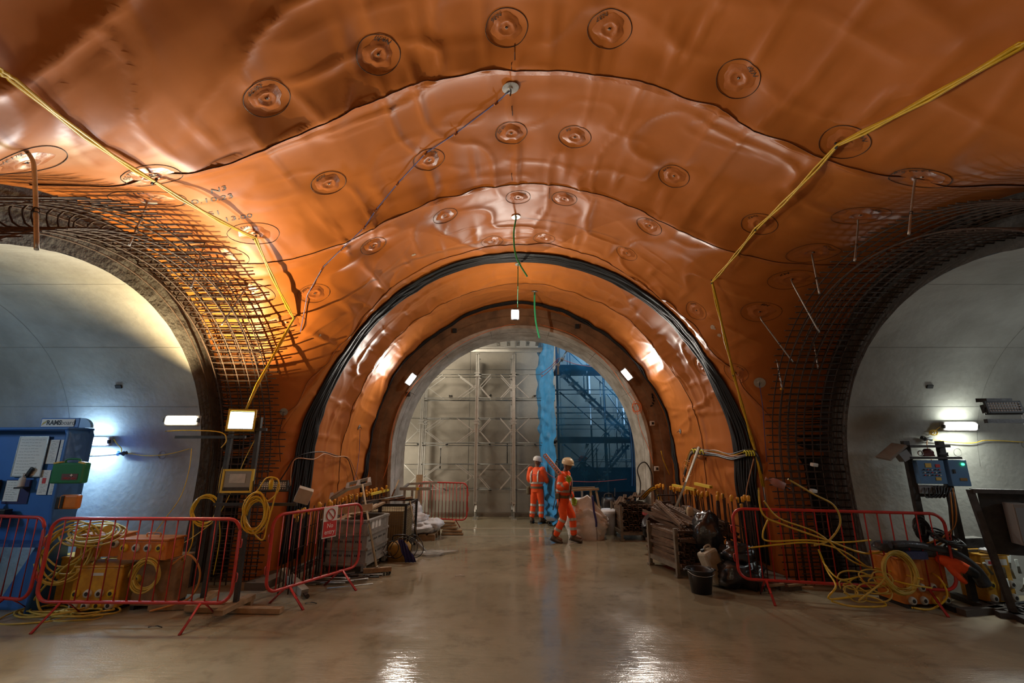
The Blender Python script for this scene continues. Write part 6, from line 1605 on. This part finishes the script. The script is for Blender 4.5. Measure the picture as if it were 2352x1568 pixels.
# cable bundle on the right wall
pts = [hit(u, v, .08)[0] for u, v in ((1578, 1100), (1588, 1060), (1600, 1036), (1625, 1037), (1655, 1040), (1690, 1048), (1720, 1040), (1740, 1040), (1752, 1075), (1758, 1120), (1762, 1160))]
o = thing('cable_bundle', 'thick bundle of cables tied across the wide black strips on the right wall', 'cable bundle', pts[0])
for i, (m, r) in enumerate(((M_black, .016), (M_black, .014), (MATS['grey_plastic'], .012), (MATS['pale_orange_cable'], .010), (M_yel, .008), (M_black, .010))):
    P = [p - pts[0] + Vector((.0, rg.uniform(-.02, .02), .018 * (i - 2.5) + rg.uniform(-.015, .015) - (.03 * math.sin(j * 1.2) if i == 3 else 0))) for j, p in enumerate(pts)]
    MB().tube(wpts(P, 6), r, 6).build('cable', m, o)
for (a_, b_) in ((2, 3), (6, 7)):
    P = [pts[a_] - pts[0] + (pts[b_] - pts[a_]) * (k / 16) + Vector((-.02, .03 * math.cos(k * 1.5), .04 * math.sin(k * 1.5))) for k in range(17)]
    MB().tube(wpts(P, 3), .012, 6).build('yellow_wrapping', mat('yellow_wrap', (.60, .58, .04), .4), o)
o = thing('cable_coupler', 'brown industrial coupler under the cable bundle on the right wall', 'connector', hit(1620, 1050, .12)[0]); MB().tube([(-.10, 0, .02), (-.02, 0, 0), (.0, 0, 0), (.10, 0, -.03)], [.025, .03, .04, .038], 12).build('body', MATS['pale_orange_cable'], o); MB().tube([(.10, 0, -.03), (.15, 0, -.04)], .02, 8).build('gland', M_steel_dark, o)
wallrun('pale_cable', 'brown cable hanging loose from the cable bundle on the right wall', [(1738, 1050), (1733, 1090), (1724, 1130), (1728, 1165)], .009, MATS['pale_orange_cable'], off=.10)
for sd, (u, v, rr) in enumerate(((1592, 1085, .11), (1600, 1075, .08))): coil(['orange cable loops hanging at the left end of the right cable bundle', 'smaller orange cable loops beside the leaning pole'][sd], hit(u, v, .15)[0], (-1, -.3, 0), rr, 3, .006, MATS['orange_cable'], .25, 70 + sd, 1.7)
# black hose by the right portal leg and tangled cables
P = [atY(u, v, 11.0) for u, v in ((1468, 1148), (1471, 1110), (1464, 1080), (1472, 1064), (1484, 1063), (1496, 1085), (1500, 1115), (1506, 1140))]
cable('black_hose', 'black hose looped over the right portal leg', wpts(P, 8), .014, M_black, cat='hose')
for i in range(7):
    P = [atY(1466 + i * 2, 1148, 10.8), atY(1480 + i * 3, 1132 - i, 10.7), atY(1500 + i * 2, 1116 + i * 2, 10.7), atY(1505 + i * 3, 1130 + i * 3, 10.7), atY(1508 + i * 3, 1160, 10.6)]
    cable('yellow_cable', 'black and yellow cable bunched at the foot of the right portal leg', wpts(P, 6), .009, [M_black, M_yel, M_yel][i % 3], group='cables at the right portal leg')

# ---------------------------------------------------------------- right passage equipment
TX, TY = 5.55, 6.32
o = thing('control_stand', 'dark steel stand carrying blue control boxes in the right passage', 'control stand', (TX, TY, 0), R_(-8)); sd_ = M_steel_dark
for x in (-.20, .22): MB().box((x, 0, 1.0), (.07, .07, 2.0)).build('post', sd_, o)
for x in (-.20, .22): MB().box((x, 0, .03), (.10, .7, .06)).build('skid', sd_, o)
MB().box((0, 0, 1.93), (.48, .3, .03)).build('shelf', sd_, o); MB().box((.05, 0, 1.78), (.62, .26, .03)).build('shelf', sd_, o)
MB().box((.02, .03, 1.30), (.40, .06, .04)).build('cross_member', sd_, o)
def panel(p, W, H, nm, kind_):
    b = MB().box((0, 0, 0), (W, .13, H), bev=.006).build(nm, mat('panel_blue', (.09, .21, .40), .4, var=.15), o); b.location = p
    if kind_ == 'buttons':
        MB().box((-.03, -.068, .085), (.07, .006, .055)).build('yellow_plate', MATS['hazard_yellow'], b); MB().box((.06, -.068, -.085), (.06, .006, .04)).build('yellow_plate', MATS['hazard_yellow'], b)
        for i in range(5):
            for j in range(3): MB().tube([(-.09 + i * .045, -.066, .03 - j * .035), (-.09 + i * .045, -.078, .03 - j * .035)], .009, 8).build('button', [M_steel_dark, M_white, M_signred][(i * 2 + j) % 3], b)
        MB().box((.08, -.068, .08), (.05, .006, .04)).build('red_plate', M_signred, b)
    else:
        MB().tube([(.055, -.066, .11), (.055, -.082, .11)], .016, 12).build('green_light', emis('green_lit', (.05, 1, .25), 4), b)
        MB().box((-.06, -.07, .02), (.025, .012, .05)).build('lock', sd_, b); MB().box((.03, -.068, -.08), (.08, .006, .035)).build('orange_label', MATS['dirty_yellow'], b)
panel((-.02, -.05, 1.60), .32, .30, 'control_box', 'buttons'); panel((.30, -.05, 1.59), .22, .33, 'control_box', 'lamp')
MB().box((.0, .0, 1.38), (.34, .12, .10)).build('cable_tray', MATS['grey_plastic'], o)
MB().tube([(.02, -.05, 1.80), (.02, -.05, 1.86), (.02, -.05, 1.90)], [.07, .065, .03], 14).build('beacon', mat('beacon_red', (.12, .03, .03), .3), o)
MB().tube([(.20, -.05, 1.80), (.20, -.05, 1.85)], .055, 14).build('lid', sd_, o)
MB().tube([(-.10 + .03 * math.cos(a), -.1, 1.84 + .03 * math.sin(a)) for a in np.linspace(0, 6.28, 14)[:-1]], .008, 6, closed=True).build('eye_bolt', M_galv, o)
p = Vector((-.42, -.05, 1.86)); MB().box(p, (.30, .24, .03), (R_(10), R_(-38), 0)).build('tilted_plate', mat('dusty_steel', (.20, .17, .14), .7, .3), o); MB().box(p + Vector((.12, -.02, -.05)), (.12, .12, .12), (0, R_(-30), 0)).build('camera_housing', MATS['grey_plastic'], o)
for i in range(6): MB().tube(wpts([(-.12 + i * .05, -.07, 1.40), (-.14 + i * .05, -.10, 1.28), (-.02 + i * .03, -.10, 1.33), (.0 + i * .04, -.07, 1.42)], 5), .008, 6).build('cable', M_black, o)
for i in range(4): MB().tube(wpts([(.16 + .02 * i, -.06, 1.40), (.10 + .02 * i, -.08, 1.0), (.06 - .03 * i, -.09, .8), (-.1 - .1 * i, -.1, .62), (.1 * i, -.12, .5)], 5), .013, 6).build('cable', [M_black, MATS['orange_cable'], M_black, MATS['orange_cable']][i], o)
coil('black cable coil hanging on the left post of the control stand', (TX - .32, TY - .12, .90), (.2, -1, 0), .11, 5, .014, M_black, .2, 81, 1.0)
coil('heap of black cables at the middle of the control stand', (TX - .1, TY - .2, .80), (.3, -.4, 1), .20, 6, .014, M_black, .3, 82, .7)
# orange transformer, coil, roll, jacket
tr = transformer('large orange steel transformer behind the right barrier', (5.10, 6.50 - .12, 0), R_(4), .62, .42, .56, M_orgbox, 4, 2, handle=False)
coil('round yellow cable coil hanging on the orange transformer', (4.72, 6.05, .42), (.15, -1, .1), .22, 11, .010, MATS['dirty_yellow_cable'], .10, 91, 1.05, tail=[(4.4, 6.0, .3), (4.1, 5.95, .15)])
o = thing('plastic_roll', 'dark rolled plastic sheeting lying on the orange transformer', 'roll', (5.12, 6.25, .66))
MB().tube(wpts([(-.42, .05, .0), (-.38, .04, .02), (-.1, 0, .01), (.15, -.04, -.02), (.42, -.05, -.06), (.62, -.08, -.22), (.70, -.10, -.40)], 5), .075, 12).build('roll', mat('dark_sheet', (.05, .055, .065), .3, bump=.8, bscale=9), o)
MB().tube(wpts([(-.36, -.08, .06), (-.1, -.10, .07), (.3, -.12, .0)], 5), .045, 10).build('fold', MATS['dark_sheet'], o)
MB().box((5.02, 6.13, .61), (.26, .06, .09)).build('printed_packet', mat('navy_print', (.05, .06, .16), .4, var=.6, vscale=40), label='dark printed packet tucked under the roll on the orange transformer', category='packet')
o = thing('hi_vis_jacket', 'orange hi-vis jacket slumped over the right end of the orange transformer', 'jacket', (5.45, 6.14, .46))
b = MB(); limb(b, [(-.12, 0, .10), (.02, -.03, .05), (.16, -.05, -.02)], [.06, .075, .06]); limb(b, [(-.08, -.04, .02), (.0, -.06, -.08), (.06, -.07, -.14)], [.03, .04, .03]); remesh(b, 'cloth', M_hv, o, .015, 3)
b = MB(); limb(b, [(.13, -.06, -.01), (.20, -.07, -.05)], [.065, .055]); remesh(b, 'dark_cuff', M_black, o, .015, 2)
ty = transformer('yellow steel transformer at the right beyond the control stand', (6.10, 6.42, 0), R_(6), .40, .34, .58, M_yelbox, 2, 2, handle=False)
MB().box((0, -.174, .50), (.30, .004, .07)).build('label_strip', M_paper, ty)
MB().box((-.07, -.178, .50), (.09, .003, .035)).build('red_mark', M_signred, ty)
o = thing('led_floodlight', 'black LED floodlight resting on the yellow transformer at the right', 'floodlight', (6.0, 6.45, .70), R_(8)); MB().box((0, 0, 0), (.42, .16, .12), bev=.01).build('housing', M_steel_dark, o); MB().box((0, -.01, .062), (.38, .14, .006)).build('glass', M_galv, o)
for s in (-1, 1): MB().box((s * .22, 0, 0), (.03, .14, .13)).build('bracket', sd_, o)
MB().box((6.22, 6.36, .625), (.14, .1, .05), bev=.01).build('radio_case', M_black, label='small black case on the yellow transformer at the right', category='case')
bag('crumpled white packet on the yellow transformer at the right', (6.08, 6.30, .60), (.07, .05, .03), 95, M_bagw, amp=.4)
# yellow cable runs over the floor on the right
runs = [([(1742, 1120), (1752, 1180), (1800, 1205), (1900, 1240), (1985, 1270), (2045, 1262), (2100, 1250)], .012), ([(1755, 1150), (1790, 1190), (1880, 1225), (1960, 1290), (2040, 1310), (2120, 1330)], .010),
        ([(1765, 1190), (1752, 1225), (1765, 1242), (1850, 1240), (1930, 1245), (2000, 1240)], .010), ([(1720, 1258), (1790, 1250), (1860, 1246), (1930, 1262), (1990, 1300)], .010),
        ([(1810, 1100), (1870, 1135), (1915, 1160), (1930, 1200), (1905, 1240), (1870, 1252)], .012), ([(1880, 1262), (1900, 1310), (1920, 1345), (1905, 1375), (1990, 1368), (2035, 1390), (1960, 1392), (1910, 1380)], .011),
        ([(1890, 1290), (1930, 1330), (2000, 1320), (2080, 1340), (2140, 1350)], .010), ([(2095, 1395), (2140, 1398), (2175, 1370), (2160, 1330), (2130, 1310)], .011)]
lbl = ['thick yellow cable sweeping from the right wall to the orange transformer', 'lower yellow cable sweeping to the orange transformer', 'yellow cable with a tight bend behind the right barrier', 'straight yellow cable running left behind the right barrier',
       'pale yellow cable arching over the foot of the right rebar cage', 'yellow cable looped on the floor under the right barrier', 'yellow cable snaking below the orange transformer', 'yellow cable looped on the floor at the right barrier leg']
for (uv, r), l in zip(runs, lbl):
    P = []
    for (u, v) in uv:
        p = atY(u, v, 6.30 if v < 1330 else 6.0)
        if p.z < .015: p = atZ(u, v, .013)
        P.append(p)
    cable('yellow_cable', l, wpts(P, 7), r, MATS['dirty_yellow_cable'] if 'pale' in l else M_yel)
for i in range(3):
    c = Vector((4.15 + .18 * i, 6.12, .22 + .05 * (i % 3))); coil(['loose yellow cable loops at the foot of the right rebar cage', 'yellow cable loops left of the orange transformer', 'sagging yellow loops in front of the orange transformer', 'wide yellow cable loops tangled low behind the right barrier', 'yellow loops nearest the orange transformer'][i], c, (rg.uniform(-.5, .5), -1, rg.uniform(.2, 1.2)), .16 + .03 * (i % 2), 3, .009, MATS['dirty_yellow_cable'], .4, 100 + i, .7)
o = thing('cable_coupler', 'large brown industrial coupler at the edge of the right rebar cage', 'connector', atY(1782, 1108, 6.5), R_(-25)); MB().tube([(-.12, 0, .05), (-.04, 0, .02), (.0, 0, 0), (.10, 0, -.05)], [.03, .045, .055, .05], 14).build('body', mat('dusty_pink', (.35, .16, .13)), o); MB().tube([(.10, 0, -.05), (.16, 0, -.08)], .02, 8).build('gland', sd_, o)
for (u, v, l) in ((1870, 1067, 'small crumpled white packet caught in the right rebar cage'), (1868, 1127, 'small pale block tied in the right rebar cage')):
    MB().box(atX(u, v, 4.35), (.09, .06, .05), (.2, .1, .2), bev=.01).build('spacer_block', M_white, label=l, category='block')
# distribution board on its stand at the right edge
o = thing('distribution_stand', 'dark steel stand with grey switch boxes at the right edge', 'stand', (6.02, 5.78, 0), R_(-20))
MB().box((-.30, 0, .72), (.06, .06, 1.38), (0, R_(-6), 0)).build('post', mat('worn_steel', (.09, .08, .075), .6, .4, var=.5, vscale=8), o)
MB().box((.60, 0, .72), (.06, .06, 1.38)).build('post', MATS['worn_steel'], o)
MB().box((.14, 0, 1.39), (1.0, .08, .05)).build('top_rail', MATS['worn_steel'], o); MB().box((.14, .03, 1.02), (.86, .03, .70)).build('back_plate', sd_, o)
MB().box((-.23, 0, .03), (.10, .8, .06)).build('foot', MATS['worn_steel'], o); MB().box((.15, -.05, .03), (1.1, .10, .06)).build('foot', MATS['worn_steel'], o)
for (x, z, w_, h_) in ((-.02, 1.04, .16, .46), (.20, 1.16, .20, .24)):
    b = MB().box((0, 0, 0), (w_, .20, h_), bev=.01).build('switch_box', mat('switch_grey', (.20, .19, .18), .5), o); b.location = (x, -.10, z); MB().box((0, -.104, .0), (w_ * .8, .006, h_ * .8)).build('door', MATS['grey_plastic'], b)
MB().tube([(.18, -.14, .92), (.18, -.30, .92)], .055, 14).build('isolator', mat('dull_red', (.15, .04, .04), .5), o)
for i in range(5): MB().tube(wpts([(0 + .06 * i, -.1, .82), (.02 + .06 * i, -.12, .5), (.1 + .05 * i, -.2, .12), (.3 + .05 * i, -.3, .03)], 5), .012, 6).build('cable', M_black, o)
for i in range(16):
    a = Vector((5.95 + rg.uniform(-.05, .5), 6.15 + rg.uniform(0, .25), rg.uniform(.04, .42))); d = Vector((rg.uniform(-.3, .3), rg.uniform(-.1, .1), rg.uniform(.3, 1))).normalized() * rg.uniform(.12, .2)
    pole('hose_tail', 'pale hose tail in the bundle behind the right-hand stand', a, a + d, .016, mat('pale_hose', (.34, .36, .33), .5), 'hose')['group'] = 'pale hose tails behind the stand'
coil('thick black hose coiled on the floor at the right edge', (6.25, 5.95, .06), (0, 0, 1), .32, 3, .020, M_black, .15, 110, .7)
for (x, y, a, l) in ((5.55, 5.98, .2, 'dark timber bearer on the floor under the control stand'), (6.4, 5.45, -.3, 'dark timber bearer lying at the foot of the right-hand stand'), (5.95, 6.05, .3, 'dark steel bearer in front of the yellow transformer')):
    MB().box((x, y, .035), (.6, .10, .07), (0, 0, a)).build('timber_bearer', mat('black_timber', (.06, .05, .04), .8), label=l, category='timber')
# floodlight on a T-stand, top right
c = atY(2304, 935, 5.8)
flood('dark LED floodlight on the crossbar at the upper right', c, (-.15, -1, .15), .37, .13, MATS['flood_body'], MATS['led_panel'], led=True)
o = thing('lamp_stand', 'dark T-shaped lamp stand at the right edge of the picture', 'stand', (c.x + .32, 5.85, 0)); MB().box((0, 0, c.z / 2), (.06, .06, c.z)).build('post', sd_, o); MB().box((-.22, 0, c.z - .17), (.62, .05, .05)).build('cross_arm', sd_, o); MB().box((0, 0, .03), (.6, .6, .05)).build('base', sd_, o)
MB().box((-.30, .06, c.z + .10), (.33, .14, .05), (.1, 0, 0)).build('driver_box', sd_, o)
# painted and wet marks on the slab: raised screed joints
for i, (a, b) in enumerate((((940, 1213), (1262, 1213)), ((1010, 1231), (1262, 1231)))):
    p, q = atZ(*a, .004), atZ(*b, .004); MB().bar(p, q, .022, .006).build('trim_%d' % (i + 2), mat('pale_joint', (.55, .50, .40), .25), kind='structure', label='pale worn joint line across the slab at the portal')
